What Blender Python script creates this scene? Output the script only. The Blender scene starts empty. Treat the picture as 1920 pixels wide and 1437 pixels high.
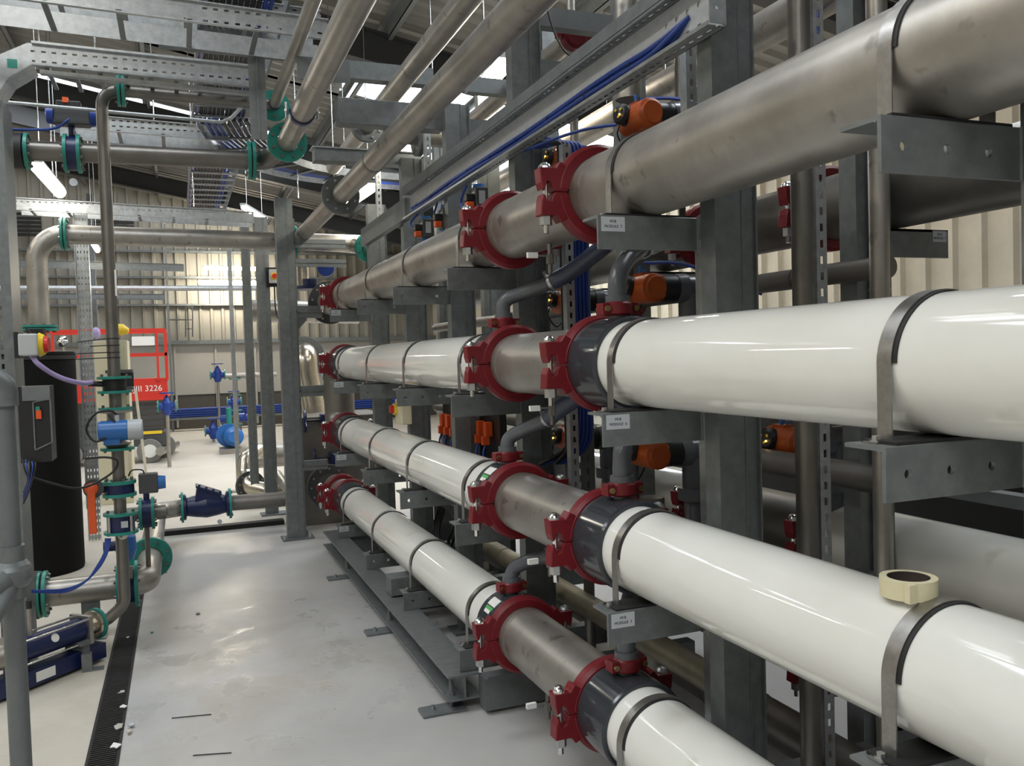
import bpy, math, random
from mathutils import Vector, Matrix
random.seed(7)
SC = bpy.context.scene
COL = SC.collection
# ---------------------------------------------------------------- camera (1920 x 1437 picture, 1594 px focal length)
CX, CY, F = 960.0, 718.5, 1594.0
EYE = Vector((0, 0, 1.64))
_ro = math.radians(1.69)
_y = Vector((334.7 - CX, 681.5 - CY, F)).normalized()
_h = Vector((334.7 - CX + 1000, 681.5 - CY - 1000 * math.tan(_ro), F))
_up = _y.cross(_h).normalized()
if _up.y > 0: _up = -_up
_x = _y.cross(_up).normalized()
if _x.x < 0: _x = -_x
RW = Matrix((_x, _y, _up))                       # rows: world axes seen in the camera (x right, y down, z ahead)
cam_d = bpy.data.cameras.new('camera'); cam = bpy.data.objects.new('camera', cam_d); COL.objects.link(cam)
cam_d.sensor_width = 36.0; cam_d.lens = F * 36.0 / 1920.0; cam_d.clip_start = .02; cam_d.clip_end = 200
_r = RW @ Vector((1, 0, 0)); _u = RW @ Vector((0, -1, 0)); _b = RW @ Vector((0, 0, -1))
cam.matrix_world = Matrix(((_r.x, _u.x, _b.x, EYE.x), (_r.y, _u.y, _b.y, EYE.y), (_r.z, _u.z, _b.z, EYE.z), (0, 0, 0, 1)))
SC.camera = cam
def at(px, py, X=None, Y=None, Z=None, D=None):
    """a measured picture point turned into a place in the hall, on the plane X, Y or Z (metres) or at depth D"""
    r = RW @ Vector((px - CX, py - CY, F))
    k = X / r.x if X is not None else Y / r.y if Y is not None else (Z - EYE.z) / r.z if Z is not None else D / F
    return EYE + r * k
# ---------------------------------------------------------------- world, exposure, lights
W = bpy.data.worlds.new('world'); SC.world = W; W.use_nodes = True
W.node_tree.nodes['Background'].inputs[0].default_value = (.80, .88, 1, 1)
W.node_tree.nodes['Background'].inputs[1].default_value = 1.0
SC.view_settings.view_transform = 'Standard'; SC.view_settings.look = 'None'
SC.view_settings.gamma = 1; SC.view_settings.use_curve_mapping = False
SC.view_settings.exposure = 0.45
SKY_E = 16.0      # daylight through the roof lights
TUBE_E = 26.0     # fluorescent tubes
WARM = (1.0, .90, .74); COOL = (.86, .93, 1.0)
def area(name, loc, size, sy, power, color, rot=(0, 0, 0)):
    l = bpy.data.lights.new(name, 'AREA'); l.shape = 'RECTANGLE'; l.size = size; l.size_y = sy; l.energy = power; l.color = color
    o = bpy.data.objects.new(name, l); o.location = loc; o.rotation_euler = rot; COL.objects.link(o)
    return o
# daylight pouring through the roof lights of the aisle and of the hall behind the camera
for _n, (_lx, _ly, _sx, _sy, _p) in enumerate([(-2.6, -2.5, 5.0, 1.6, 170), (-2.2, 4.2, 4.6, 1.2, 95), (-1.2, 15.0, 3.6, 1.1, 85), (3.4, 11.2, 3.6, 1.3, 120), (-3.4, 10.2, 3.0, 1.2, 70), (.4, 20.4, 4.0, 1.0, 22), (3.6, 3.5, 2.2, 1.2, 45), (4.6, 12.9, 2.2, 1.4, 60)]):
    area('daylight', (_lx, _ly, 5.60 - .19 * _lx), _sx, _sy, _p, COOL, (0, math.radians(10.8), 0))

# ---------------------------------------------------------------- materials
M = {}
def mat(name, col, rough=.5, metal=0.0, noise=None, nscale=6.0, bump=0.0, spec=.5, emit=None, es=0, coat=0, alpha=1, rvar=0, mottle2=None):
    """noise = second colour mixed in by noise"""
    m = bpy.data.materials.new(name); m.use_nodes = True; nt = m.node_tree; b = nt.nodes['Principled BSDF']
    b.inputs['Base Color'].default_value = (*col, 1); b.inputs['Roughness'].default_value = rough; b.inputs['Metallic'].default_value = metal
    b.inputs['Specular IOR Level'].default_value = spec; b.inputs['Alpha'].default_value = alpha
    if coat: b.inputs['Coat Weight'].default_value = coat; b.inputs['Coat Roughness'].default_value = .06
    if emit: b.inputs['Emission Color'].default_value = (*emit, 1); b.inputs['Emission Strength'].default_value = es
    if noise or bump or rvar:
        tc = nt.nodes.new('ShaderNodeNewGeometry'); n = nt.nodes.new('ShaderNodeTexNoise'); n.inputs['Scale'].default_value = nscale
        n.inputs['Detail'].default_value = 6; n.inputs['Roughness'].default_value = .62
        nt.links.new(tc.outputs['Position'], n.inputs['Vector'])
        if noise:
            r = nt.nodes.new('ShaderNodeValToRGB'); r.color_ramp.elements[0].position = .36; r.color_ramp.elements[1].position = .66
            r.color_ramp.elements[0].color = (*noise, 1); r.color_ramp.elements[1].color = (*col, 1)
            nt.links.new(n.outputs['Fac'], r.inputs[0]); last = r.outputs[0]
            if mottle2:
                n2 = nt.nodes.new('ShaderNodeTexNoise'); n2.inputs['Scale'].default_value = mottle2[0]; n2.inputs['Detail'].default_value = 3
                nt.links.new(tc.outputs['Position'], n2.inputs['Vector'])
                r2 = nt.nodes.new('ShaderNodeValToRGB'); r2.color_ramp.elements[0].position = mottle2[2]; r2.color_ramp.elements[1].position = mottle2[2] + .08
                mx = nt.nodes.new('ShaderNodeMix'); mx.data_type = 'RGBA'; mx.inputs[7].default_value = (*mottle2[1], 1)
                nt.links.new(n2.outputs['Fac'], r2.inputs[0]); nt.links.new(r2.outputs[0], mx.inputs[0]); nt.links.new(last, mx.inputs[6]); last = mx.outputs[2]
            nt.links.new(last, b.inputs['Base Color'])
        if rvar:
            mr = nt.nodes.new('ShaderNodeMapRange'); mr.inputs[3].default_value = rough - rvar; mr.inputs[4].default_value = rough + rvar
            nt.links.new(n.outputs['Fac'], mr.inputs[0]); nt.links.new(mr.outputs[0], b.inputs['Roughness'])
        if bump:
            bp = nt.nodes.new('ShaderNodeBump'); bp.inputs['Strength'].default_value = bump; bp.inputs['Distance'].default_value = .004
            nt.links.new(n.outputs['Fac'], bp.inputs['Height']); nt.links.new(bp.outputs[0], b.inputs['Normal'])
    M[name] = m
    return m
mat('galv', (.215, .232, .235), .46, .5, (.165, .180, .184), 22, rvar=.08)
mat('galv_dull', (.19, .205, .21), .55, .35, (.15, .165, .17), 9, rvar=.06)
mat('galv_bright', (.50, .525, .54), .38, .6, (.37, .395, .41), 30, rvar=.06)
mat('galv_lit', (.72, .74, .76), .4, .4, (.62, .64, .66), 30)  # whitened galvanised copy: strong light on the rack tray put into the colour
mat('steel', (.44, .415, .38), .40, .78, (.33, .31, .28), 5, rvar=.08, mottle2=(12, (.22, .21, .185), .63))
mat('steel_polished', (.62, .57, .48), .26, .95, (.50, .46, .39), 6, rvar=.05)
mat('steel_dark', (.235, .22, .20), .42, .75, (.18, .17, .155), 6, rvar=.06)
mat('strap_steel', (.38, .365, .345), .33, .9, (.31, .30, .285), 60)
mat('white_gloss', (.80, .80, .765), .07, 0, (.76, .755, .705), 2.6, spec=.55, mottle2=(5, (.66, .64, .57), .68))
mat('collar', (.036, .041, .048), .14, 0, spec=.5)
mat('rubber', (.012, .012, .013), .6)
mat('red', (.19, .011, .018), .40, 0, (.15, .009, .014), 12, spec=.4)
mat('teal', (.02, .25, .20), .38, 0, (.02, .22, .18), 10)
mat('navy', (.008, .016, .075), .35)
mat('blue', (.015, .05, .27), .35)
mat('blue_bright', (.025, .14, .42), .32)
mat('blue_cable', (.014, .05, .27), .42)
mat('black', (.013, .013, .014), .42)
mat('black_tank', (.006, .006, .006), .75, 0, (.008, .0075, .0075), 4, spec=.15)
mat('black_cable', (.012, .012, .013), .45)
mat('orange', (.50, .095, .012), .40, 0, (.42, .075, .010), 14)
mat('orange_red', (.75, .10, .02), .35)
mat('pvc_grey', (.11, .118, .135), .28)
mat('hose', (.085, .10, .16), .25, 0, (.07, .085, .135), 30, alpha=.93)
mat('lilac', (.42, .34, .62), .4)
mat('chrome', (.82, .83, .84), .14, 1.0)
mat('zinc', (.50, .51, .51), .34, .9)
mat('brass', (.62, .47, .22), .3, 1.0)
mat('cream', (.62, .58, .42), .5)
mat('box_grey', (.46, .48, .48), .45)
mat('plate', (.46, .49, .52), .4)
mat('ink', (.05, .05, .055), .6)
mat('paper', (.80, .80, .77), .55)
mat('green_label', (.08, .40, .10), .5)
mat('yellow', (.80, .56, .03), .4)
mat('signal_red', (.60, .02, .015), .35)
mat('lift_red', (.60, .035, .022), .35)
mat('lift_grey', (.055, .058, .06), .5)
mat('tyre', (.20, .195, .18), .8)
mat('tape', (.72, .66, .44), .6, 0, (.68, .62, .41), 60)
mat('tape_core', (.05, .035, .03), .6)
mat('wood', (.60, .55, .44), .6, 0, (.50, .45, .36), 8)
mat('dark_beam', (.030, .032, .034), .55)
mat('aged', (.36, .33, .25), .5, .6, (.26, .24, .18), 7)
mat('debris', (.45, .43, .39), .7)
mat('tube_glow', (1, 1, 1), .4, emit=(1.0, .93, .80), es=TUBE_E)
mat('tube_glow_hot', (1, 1, 1), .4, emit=(1.0, .90, .72), es=TUBE_E * 2.5)
mat('tube_glow_cool', (1, 1, 1), .4, emit=(1.0, .96, .90), es=TUBE_E * .7)
mat('skylight', (1, 1, 1), .5, emit=(.93, .97, 1.0), es=2.6)
mat('led_amber', (1, .6, .1), .4, emit=(1, .55, .08), es=6)
def perf(name, base, along, across, pitch, slot, rows, h, off=.5):
    """galvanised sheet with slots: along/across are local axis indices, rows are slot centres (m) across"""
    m = M[base].copy(); m.name = name; nt = m.node_tree; N = nt.nodes; L = nt.links; b = N['Principled BSDF']
    tc = N.new('ShaderNodeTexCoord'); sx = N.new('ShaderNodeSeparateXYZ'); L.new(tc.outputs['Object'], sx.inputs[0])
    def mth(op, a, bb=None):
        n = N.new('ShaderNodeMath'); n.operation = op
        for i, q in enumerate((a, bb)):
            if q is None: continue
            if isinstance(q, (int, float)): n.inputs[i].default_value = q
            else: L.new(q, n.inputs[i])
        return n.outputs[0]
    u = mth('FRACT', mth('ADD', mth('DIVIDE', sx.outputs[along], pitch), 100.0 + off))
    inu = mth('LESS_THAN', mth('ABSOLUTE', mth('SUBTRACT', u, .5)), slot / pitch / 2)
    tot = None
    for r in rows:
        v = mth('LESS_THAN', mth('ABSOLUTE', mth('SUBTRACT', mth('ABSOLUTE', sx.outputs[across]), r)), h / 2)
        tot = v if tot is None else mth('MAXIMUM', tot, v)
    hole = mth('MULTIPLY', inu, tot)
    L.new(mth('SUBTRACT', 1.0, hole), b.inputs['Alpha'])
    M[name] = m
    return m
for _a, _c in ((0, 2), (1, 2), (2, 0), (2, 1), (1, 0), (0, 1)):
    perf('perf_%s%s' % ('xyz'[_a], 'xyz'[_c]), 'galv_bright' if _a != 1 else 'galv', _a, _c, .040, .020, (.022, .075), .009)
perf('strut_z', 'galv', 2, 1, .05, .022, (.0,), .011)
perf('strut_zx', 'galv_bright', 2, 0, .05, .024, (.0,), .012)  # brighter base tone carries the strong light falling on the struts

# ---------------------------------------------------------------- mesh builder
class MB:
    def __init__(s): s.v = []; s.f = []; s.m = []
    def add(s, vs, fs, smooth=False):
        o = len(s.v); s.v += [tuple(p) for p in vs]
        for f in fs: s.f.append(tuple(i + o for i in f)); s.m.append(smooth)
        return s
    def box(s, x0, x1, y0, y1, z0, z1):
        return s.add([(x0, y0, z0), (x1, y0, z0), (x1, y1, z0), (x0, y1, z0), (x0, y0, z1), (x1, y0, z1), (x1, y1, z1), (x0, y1, z1)],
                     [(0, 3, 2, 1), (4, 5, 6, 7), (0, 1, 5, 4), (1, 2, 6, 5), (2, 3, 7, 6), (3, 0, 4, 7)])
    def bar(s, a, b, w, h, up=(0, 0, 1)):
        """rectangular bar from a to b, w sideways and h along up"""
        a = Vector(a); b = Vector(b); d = (b - a).normalized(); sd = d.cross(Vector(up))
        if sd.length < 1e-4: sd = d.cross(Vector((0, 1, 0)))
        sd.normalize(); u = sd.cross(d); vs = []
        for p in (a, b):
            for i, j in ((-1, -1), (1, -1), (1, 1), (-1, 1)): vs.append(p + sd * w / 2 * i + u * h / 2 * j)
        return s.add(vs, [(0, 1, 2, 3), (7, 6, 5, 4), (0, 4, 5, 1), (1, 5, 6, 2), (2, 6, 7, 3), (3, 7, 4, 0)])
    def prism(s, poly, axis, a0, a1):
        """poly: 2D points in the plane across the axis: x -> (y,z), y -> (x,z), z -> (x,y)"""
        def P(q, t): return {'x': (t, q[0], q[1]), 'y': (q[0], t, q[1]), 'z': (q[0], q[1], t)}[axis]
        n = len(poly); vs = [P(q, a0) for q in poly] + [P(q, a1) for q in poly]
        fs = [tuple(range(n)), tuple(range(2 * n - 1, n - 1, -1))] + [(i, i + n, (i + 1) % n + n, (i + 1) % n) for i in range(n)]
        return s.add(vs, fs)
    def tube(s, path, r, n=20, cap=True, r1=None, closed=False):
        path = [Vector(p) for p in path]; k = len(path)
        up = None; rings = []
        for i, p in enumerate(path):
            if closed: t = (path[(i + 1) % k] - path[i - 1]).normalized()
            else: t = (path[min(i + 1, k - 1)] - path[max(i - 1, 0)]).normalized()
            if up is None:
                up = t.orthogonal().normalized()
                for c in (Vector((0, 0, 1)), Vector((1, 0, 0))):
                    if abs(c.dot(t)) < .9: up = (c - t * c.dot(t)).normalized(); break
            else:
                up = up - t * up.dot(t)
                up = up.normalized() if up.length > 1e-6 else t.orthogonal().normalized()
            sd = t.cross(up)
            rr = r if not hasattr(r, '__len__') else r[i]
            rings.append([p + (up * math.cos(a) + sd * math.sin(a)) * rr for a in (2 * math.pi * j / n for j in range(n))])
        vs = [q for R_ in rings for q in R_]; fs = []
        for i in range(k if closed else k - 1):
            b = ((i + 1) % k) * n
            for j in range(n): fs.append((i * n + j, i * n + (j + 1) % n, b + (j + 1) % n, b + j))
        s.add(vs, fs, True)
        if cap and not closed:
            s.add(rings[0], [tuple(range(n - 1, -1, -1))]); s.add(rings[-1], [tuple(range(n))])
        return s
    def cyl(s, a, b, r, n=24, cap=True): return s.tube([a, b], r, n, cap)
    def lathe(s, o, ax, prof, n=32, flat=True):
        """prof: (distance along axis, radius) list; flat gives every band hard edges"""
        o = Vector(o); ax = Vector(ax).normalized(); u = ax.orthogonal().normalized()
        if abs(ax.z) < .9: u = (Vector((0, 0, 1)) - ax * ax.z).normalized()
        w = ax.cross(u)
        def ring(t, r): return [o + ax * t + (u * math.cos(a) + w * math.sin(a)) * r for a in (2 * math.pi * j / n for j in range(n))]
        for (t0, r0), (t1, r1) in zip(prof, prof[1:]):
            if abs(t0 - t1) < 1e-7 and (r0 < 1e-7 or r1 < 1e-7): s.add(ring(t0, max(r0, r1)), [tuple(range(n)) if r0 > r1 else tuple(range(n - 1, -1, -1))]); continue
            a = ring(t0, max(r0, 1e-5)); b = ring(t1, max(r1, 1e-5))
            s.add(a + b, [(j, (j + 1) % n, n + (j + 1) % n, n + j) for j in range(n)], abs(t0 - t1) > 1e-7)
        return s
    def dome(s, c, ax, r, h, n=20, k=5):
        return s.lathe(c, ax, [(0, 0), (0, r)] + [(h * math.sin(math.pi / 2 * i / k), r * math.cos(math.pi / 2 * i / k)) for i in range(k + 1)][0:], n)
    def hexa(s, a, b, r): return s.tube_flat(a, b, r, 6)
    def tube_flat(s, a, b, r, n):
        a = Vector(a); b = Vector(b); t = (b - a).normalized(); u = t.orthogonal().normalized(); w = t.cross(u)
        R0 = [a + (u * math.cos(q) + w * math.sin(q)) * r for q in (2 * math.pi * j / n for j in range(n))]; R1 = [p + (b - a) for p in R0]
        return s.add(R0 + R1, [tuple(range(n - 1, -1, -1)), tuple(range(n, 2 * n))] + [(j, (j + 1) % n, n + (j + 1) % n, n + j) for j in range(n)])
    def disc_bolts(s, c, ax, rb, k, br=.008, bh=.012, both=None, ph=0.0):
        c = Vector(c); ax = Vector(ax).normalized(); u = ax.orthogonal().normalized(); w = ax.cross(u)
        for i in range(k):
            a = 2 * math.pi * (i + .5) / k + ph; p = c + (u * math.cos(a) + w * math.sin(a)) * rb
            s.tube_flat(p - ax * (both or 0) / 2 - ax * bh, p + ax * (both or 0) / 2 + ax * bh, br, 6)
        return s
    def plate_holes(s, x0, x1, z0, z1, y0, y1, holes, r, n=16):
        """plate in the XZ plane from y0 (front) to y1, one line of round holes at (x, z)"""
        cuts = [x0] + [(a[0] + b[0]) / 2 for a, b in zip(holes, holes[1:])] + [x1]
        for (hx, hz), a, b in zip(holes, cuts, cuts[1:]):
            out = []; inn = []
            per = [(b, hz), (b, z1), (hx, z1), (a, z1), (a, hz), (a, z0), (hx, z0), (b, z0)]
            angs = [math.atan2(q[1] - hz, q[0] - hx) for q in per]
            for (p, q) in zip(range(8), list(range(1, 8)) + [0]):
                for t in (0, .5):
                    out.append((per[p][0] * (1 - t) + per[q][0] * t, per[p][1] * (1 - t) + per[q][1] * t))
            for o in out:
                an = math.atan2(o[1] - hz, o[0] - hx); inn.append((hx + r * math.cos(an), hz + r * math.sin(an)))
            k = len(out)
            for yy, fl in ((y0, 1), (y1, 0)):
                s.add([(q[0], yy, q[1]) for q in out + inn], [((i, (i + 1) % k, k + (i + 1) % k, k + i) if not fl else (i, k + i, k + (i + 1) % k, (i + 1) % k)) for i in range(k)])
            s.add([(q[0], y0, q[1]) for q in inn] + [(q[0], y1, q[1]) for q in inn], [(i, (i + 1) % k, k + (i + 1) % k, k + i) for i in range(k)], True)
        s.add([(x0, y0, z0), (x0, y1, z0), (x0, y1, z1), (x0, y0, z1)], [(0, 1, 2, 3)]); s.add([(x1, y0, z0), (x1, y1, z0), (x1, y1, z1), (x1, y0, z1)], [(3, 2, 1, 0)])
        s.add([(x0, y0, z0), (x1, y0, z0), (x1, y1, z0), (x0, y1, z0)], [(0, 1, 2, 3)]); s.add([(x0, y0, z1), (x1, y0, z1), (x1, y1, z1), (x0, y1, z1)], [(3, 2, 1, 0)])
        return s
    def build(s, name, material, loc=(0, 0, 0)):
        me = bpy.data.meshes.new(name); lx, ly, lz = loc
        me.from_pydata([(a - lx, b - ly, c - lz) for a, b, c in s.v], [], s.f)
        me.polygons.foreach_set('use_smooth', s.m); me.materials.append(M[material] if isinstance(material, str) else material); me.update()
        import bmesh
        bm = bmesh.new(); bm.from_mesh(me); bmesh.ops.recalc_face_normals(bm, faces=bm.faces); bm.to_mesh(me); bm.free()
        return me
def bend(pts, rad, k=8):
    """polyline with its corners rounded to radius rad"""
    pts = [Vector(p) for p in pts]; out = [pts[0]]
    for a, b, c in zip(pts, pts[1:], pts[2:]):
        u = (a - b); v = (c - b); lu, lv = u.length, v.length; u.normalize(); v.normalize()
        ang = u.angle(v)
        if ang > math.pi - .02: out.append(b); continue
        R_ = rad if not hasattr(rad, '__len__') else rad[len(out) % len(rad)]
        d = min(R_ / math.tan(ang / 2), lu * .49, lv * .49); R_ = d * math.tan(ang / 2)
        cdir = (u + v).normalized(); cc = b + cdir * (R_ / math.sin(ang / 2))
        p0 = b + u * d; p1 = b + v * d; e0 = (p0 - cc); e1 = (p1 - cc); tot = e0.angle(e1); axn = e0.cross(e1).normalized()
        for i in range(k + 1): out.append(cc + Matrix.Rotation(tot * i / k, 3, axn) @ e0)
    out.append(pts[-1])
    return out
def curve_pts(pts, k=8):
    """smooth Catmull-Rom line through points"""
    P = [Vector(p) for p in pts]; P = [P[0] * 2 - P[1]] + P + [P[-1] * 2 - P[-2]]; out = []
    for i in range(1, len(P) - 2):
        for j in range(k):
            t = j / k; a, b, c, d = P[i - 1:i + 3]
            out.append(.5 * ((2 * b) + (c - a) * t + (2 * a - 5 * b + 4 * c - d) * t * t + (3 * b - a - 3 * c + d) * t ** 3))
    out.append(P[-2])
    return out

# ---------------------------------------------------------------- scene objects
def tag(o, label=None, cat=None, group=None, kind=None):
    if label: o['label'] = label
    if cat:
        o['category'] = cat
        if not kind and any(w in o.name for w in ('column', 'beam', 'purlin', 'rafter', 'pillar')): kind = 'thing'
    if group: o['group'] = group
    if kind: o['kind'] = kind
    return o
def thing(name, label, cat, loc, group=None, kind=None):
    o = bpy.data.objects.new(name, None); COL.objects.link(o); o.location = loc; o.empty_display_size = .05
    o['_org'] = tuple(loc)
    return tag(o, label, cat, group, kind)
def part(name, mb, material, parent, label=None, bevel=0):
    """a part (or, under a part, a sub-part); the builder holds hall coordinates"""
    org = parent['_org']
    o = bpy.data.objects.new(name, mb.build(name, material, org)); COL.objects.link(o); o.parent = parent; o['_org'] = tuple(org)
    if label: o['label'] = label
    if bevel: _bev(o, bevel)
    return o
def _bev(o, w):
    md = o.modifiers.new('edge', 'BEVEL'); md.width = w; md.segments = 2; md.limit_method = 'ANGLE'; md.angle_limit = math.radians(40)
def single(name, mb, material, label, cat, group=None, kind=None, bevel=0, loc=None):
    xs, ys, zs = zip(*mb.v); loc = loc or ((min(xs) + max(xs)) / 2, (min(ys) + max(ys)) / 2, min(zs))
    o = bpy.data.objects.new(name, mb.build(name, material, loc)); COL.objects.link(o); o.location = loc; o['_org'] = tuple(loc)
    if bevel: _bev(o, bevel)
    return tag(o, label, cat, group, kind)
def struct(name, mb, material, label=None):
    o = single(name, mb, material, label, None, None, 'structure', loc=(0, 0, 0))
    return o
def dup(root, loc, label, group=None, rz=None):
    """a copy of a thing with copies of its parts and sub-parts"""
    def cp(o, p):
        c = o.copy(); COL.objects.link(c)
        if p is not None: c.parent = p
        for ch in [q for q in KIDS.get(o.name, ())]: cp(ch, c)
        return c
    r = cp(root, None); r.location = loc
    if rz is not None: r.rotation_euler = (0, 0, rz)
    r['label'] = label
    if group: r['group'] = group
    return r
KIDS = {}
PROTO = {}
def place(key, maker, loc, label, cat=None, group=None, rz=0.0):
    """the first time builds the thing at the hall's origin and moves it; later times copies it with its parts"""
    if key not in PROTO:
        r = maker(); r.location = loc; r.rotation_euler = (0, 0, rz); r['label'] = label
        if group: r['group'] = group
        def reg(o):
            KIDS[o.name] = list(o.children)
            for c in o.children: reg(c)
        bpy.context.view_layer.update(); reg(r); PROTO[key] = r
        return r
    return dup(PROTO[key], loc, label, group, rz)
ORD = ['first', 'second', 'third', 'fourth', 'fifth', 'sixth', 'seventh', 'eighth', 'ninth', 'tenth']
def text(body, size, loc, rot, parent, material='ink', ax='CENTER'):
    c = bpy.data.curves.new('lettering', 'FONT'); c.body = body; c.size = size; c.align_x = ax; c.align_y = 'CENTER'; c.extrude = .0004
    tmp = bpy.data.objects.new('tmp_text', c); COL.objects.link(tmp); bpy.context.view_layer.update()
    me = bpy.data.meshes.new_from_object(tmp.evaluated_get(bpy.context.evaluated_depsgraph_get())); bpy.data.objects.remove(tmp); bpy.data.curves.remove(c)
    me.name = 'lettering'; me.materials.clear(); me.materials.append(M[material]); o = bpy.data.objects.new('lettering', me); COL.objects.link(o)
    o.rotation_euler = rot; o.parent = parent; og = parent['_org']; o.location = (loc[0] - og[0], loc[1] - og[1], loc[2] - og[2])
    return o
# ================================================================ the hall
def rz_(x): return 5.75 - .19 * x
# floor: painted grey walkway, paler bare concrete beyond and beside the drain
def floor_mat():
    m = bpy.data.materials.new('painted_floor'); m.use_nodes = True; nt = m.node_tree; N = nt.nodes; L = nt.links; b = N['Principled BSDF']
    g = N.new('ShaderNodeNewGeometry'); sp = N.new('ShaderNodeSeparateXYZ'); L.new(g.outputs['Position'], sp.inputs[0])
    def noise(sc, det=6, ro=.6, dist=0):
        n = N.new('ShaderNodeTexNoise'); n.inputs['Scale'].default_value = sc; n.inputs['Detail'].default_value = det; n.inputs['Roughness'].default_value = ro
        n.inputs['Distortion'].default_value = dist; L.new(g.outputs['Position'], n.inputs['Vector']); return n.outputs['Fac']
    def ramp(f, a, c, ca=(0, 0, 0), cb=(1, 1, 1)):
        r = N.new('ShaderNodeValToRGB'); r.color_ramp.elements[0].position = a; r.color_ramp.elements[1].position = c
        r.color_ramp.elements[0].color = (*ca, 1); r.color_ramp.elements[1].color = (*cb, 1); L.new(f, r.inputs[0]); return r.outputs[0]
    def mix(f, a, c):
        x = N.new('ShaderNodeMix'); x.data_type = 'RGBA'
        for i, q in ((0, f), (6, a), (7, c)):
            if isinstance(q, tuple): x.inputs[i].default_value = (*q, 1)
            elif isinstance(q, float): x.inputs[i].default_value = q
            else: L.new(q, x.inputs[i])
        return x.outputs[2]
    def mth(op, a, c):
        n = N.new('ShaderNodeMath'); n.operation = op
        for i, q in enumerate((a, c)):
            if isinstance(q, (int, float)): n.inputs[i].default_value = q
            else: L.new(q, n.inputs[i])
        return n.outputs[0]
    grey = mix(ramp(noise(1.3), .35, .7), (.44, .44, .44), (.52, .505, .48))
    pale = mix(ramp(noise(1.1), .35, .7), (.50, .465, .40), (.57, .53, .465))
    far = mth('MAXIMUM', mth('GREATER_THAN', sp.outputs[1], 8.80), mth('LESS_THAN', sp.outputs[0], -.30))
    base = mix(far, grey, pale)
    stain = ramp(noise(1.9, 9, .74, .5), .44, .74); near_ = N.new('ShaderNodeMapRange')
    d = N.new('ShaderNodeVectorMath'); d.operation = 'DISTANCE'; d.inputs[1].default_value = (.35, 4.9, 0); L.new(g.outputs['Position'], d.inputs[0])
    L.new(d.outputs['Value'], near_.inputs[0]); near_.inputs[1].default_value = .2; near_.inputs[2].default_value = 1.9; near_.inputs[3].default_value = 1; near_.inputs[4].default_value = .10
    st = mth('MULTIPLY', stain, near_.outputs[0])
    base = mix(mth('MULTIPLY', st, .75), base, (.30, .25, .165))
    base = mix(mth('MULTIPLY', mth('MULTIPLY', ramp(noise(3.3, 8, .7, 1.2), .58, .70), near_.outputs[0]), .45), base, (.66, .62, .54))
    base = mix(mth('MULTIPLY', ramp(noise(14, 4), .62, .75), .18), base, (.22, .20, .17))
    L.new(base, b.inputs['Base Color'])
    wet = mth('MULTIPLY', ramp(noise(3.1, 5, .6, .3), .52, .62), near_.outputs[0])
    r = N.new('ShaderNodeMapRange'); L.new(wet, r.inputs[0]); r.inputs[3].default_value = .40; r.inputs[4].default_value = .12; L.new(mth('MAXIMUM', r.outputs[0], mth('MULTIPLY', far, .58)), b.inputs['Roughness'])
    bp = N.new('ShaderNodeBump'); bp.inputs['Strength'].default_value = .12; bp.inputs['Distance'].default_value = .003; L.new(noise(38, 4), bp.inputs['Height']); L.new(bp.outputs[0], b.inputs['Normal'])
    M['floor'] = m
floor_mat()
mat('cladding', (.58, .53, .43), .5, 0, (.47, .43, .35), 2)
mat('cladding_dark', (.36, .34, .30), .5)
mat('kick', (.075, .068, .056), .7)
mat('panel_wall', (.40, .385, .35), .6, 0, (.37, .355, .32), 1.5)
mat('roof_sheet', (.24, .235, .22), .5, .1)
mat('drain', (.020, .019, .018), .7, 0, (.010, .010, .010), 30)
b = MB(); b.box(-9, 7, -8, 23.2, -.12, 0); struct('floor', b, 'floor')
def corrugated(axis, fixed, a0, a1, z0, z1, depth, pitch, sgn, rib=.28):
    """trapezoid sheet standing on a wall; axis = 'x' or 'y' direction it runs along"""
    b = MB(); P = []; t = a0
    while t < a1 - 1e-6:
        w = pitch * rib
        for dt, dd in ((0, 0), (pitch - w - .03, 0), (pitch - w - .01, depth), (pitch - .03, depth), (pitch, 0)): P.append((min(t + dt, a1), fixed + dd * sgn))
        t += pitch
    vs = []
    for z in (z0, z1):
        for t, f in P: vs.append((t, f, z) if axis == 'x' else (f, t, z))
    n = len(P); b.add(vs, [(i, i + 1, n + i + 1, n + i) for i in range(n - 1)])
    return b
# far gable wall: dark kick band, flat panels, corrugated cladding
YW = 22.6
b = MB(); b.box(-9, 7, YW + .02, YW + .2, -.1, .85); struct('wall_back_kick', b, 'kick')
b = MB()
b.box(-9, 7, YW, YW + .2, .85, 2.12)
for x in (-7.6, -6.1, -4.6, -3.1, -1.6, -.1, .85, 1.8, 3.3, 4.8): b.box(x, x + .05, YW - .05, YW, .05, 2.12)
struct('wall_back_lower', b, 'panel_wall')
mat('cladding_gable_shade', (.31, .295, .25), .5, 0, (.285, .27, .235), 2)  # darker copy of the cladding: weaker light high on the gable painted in
struct('wall_back', corrugated('x', YW, -9, 7, 2.12, 8, .05, .26, -1), 'cladding_gable_shade')
b = MB(); b.box(-9, 7, YW - .12, YW, 2.10, 2.2); struct('trim_1', b, 'galv')
for i, z in enumerate((3.05, 3.72, 4.35)):
    b = MB(); b.box(-9, 7, YW - .16, YW - .02, z, z + .05); struct('trim_%d' % (i + 2), b, 'galv')
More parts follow.
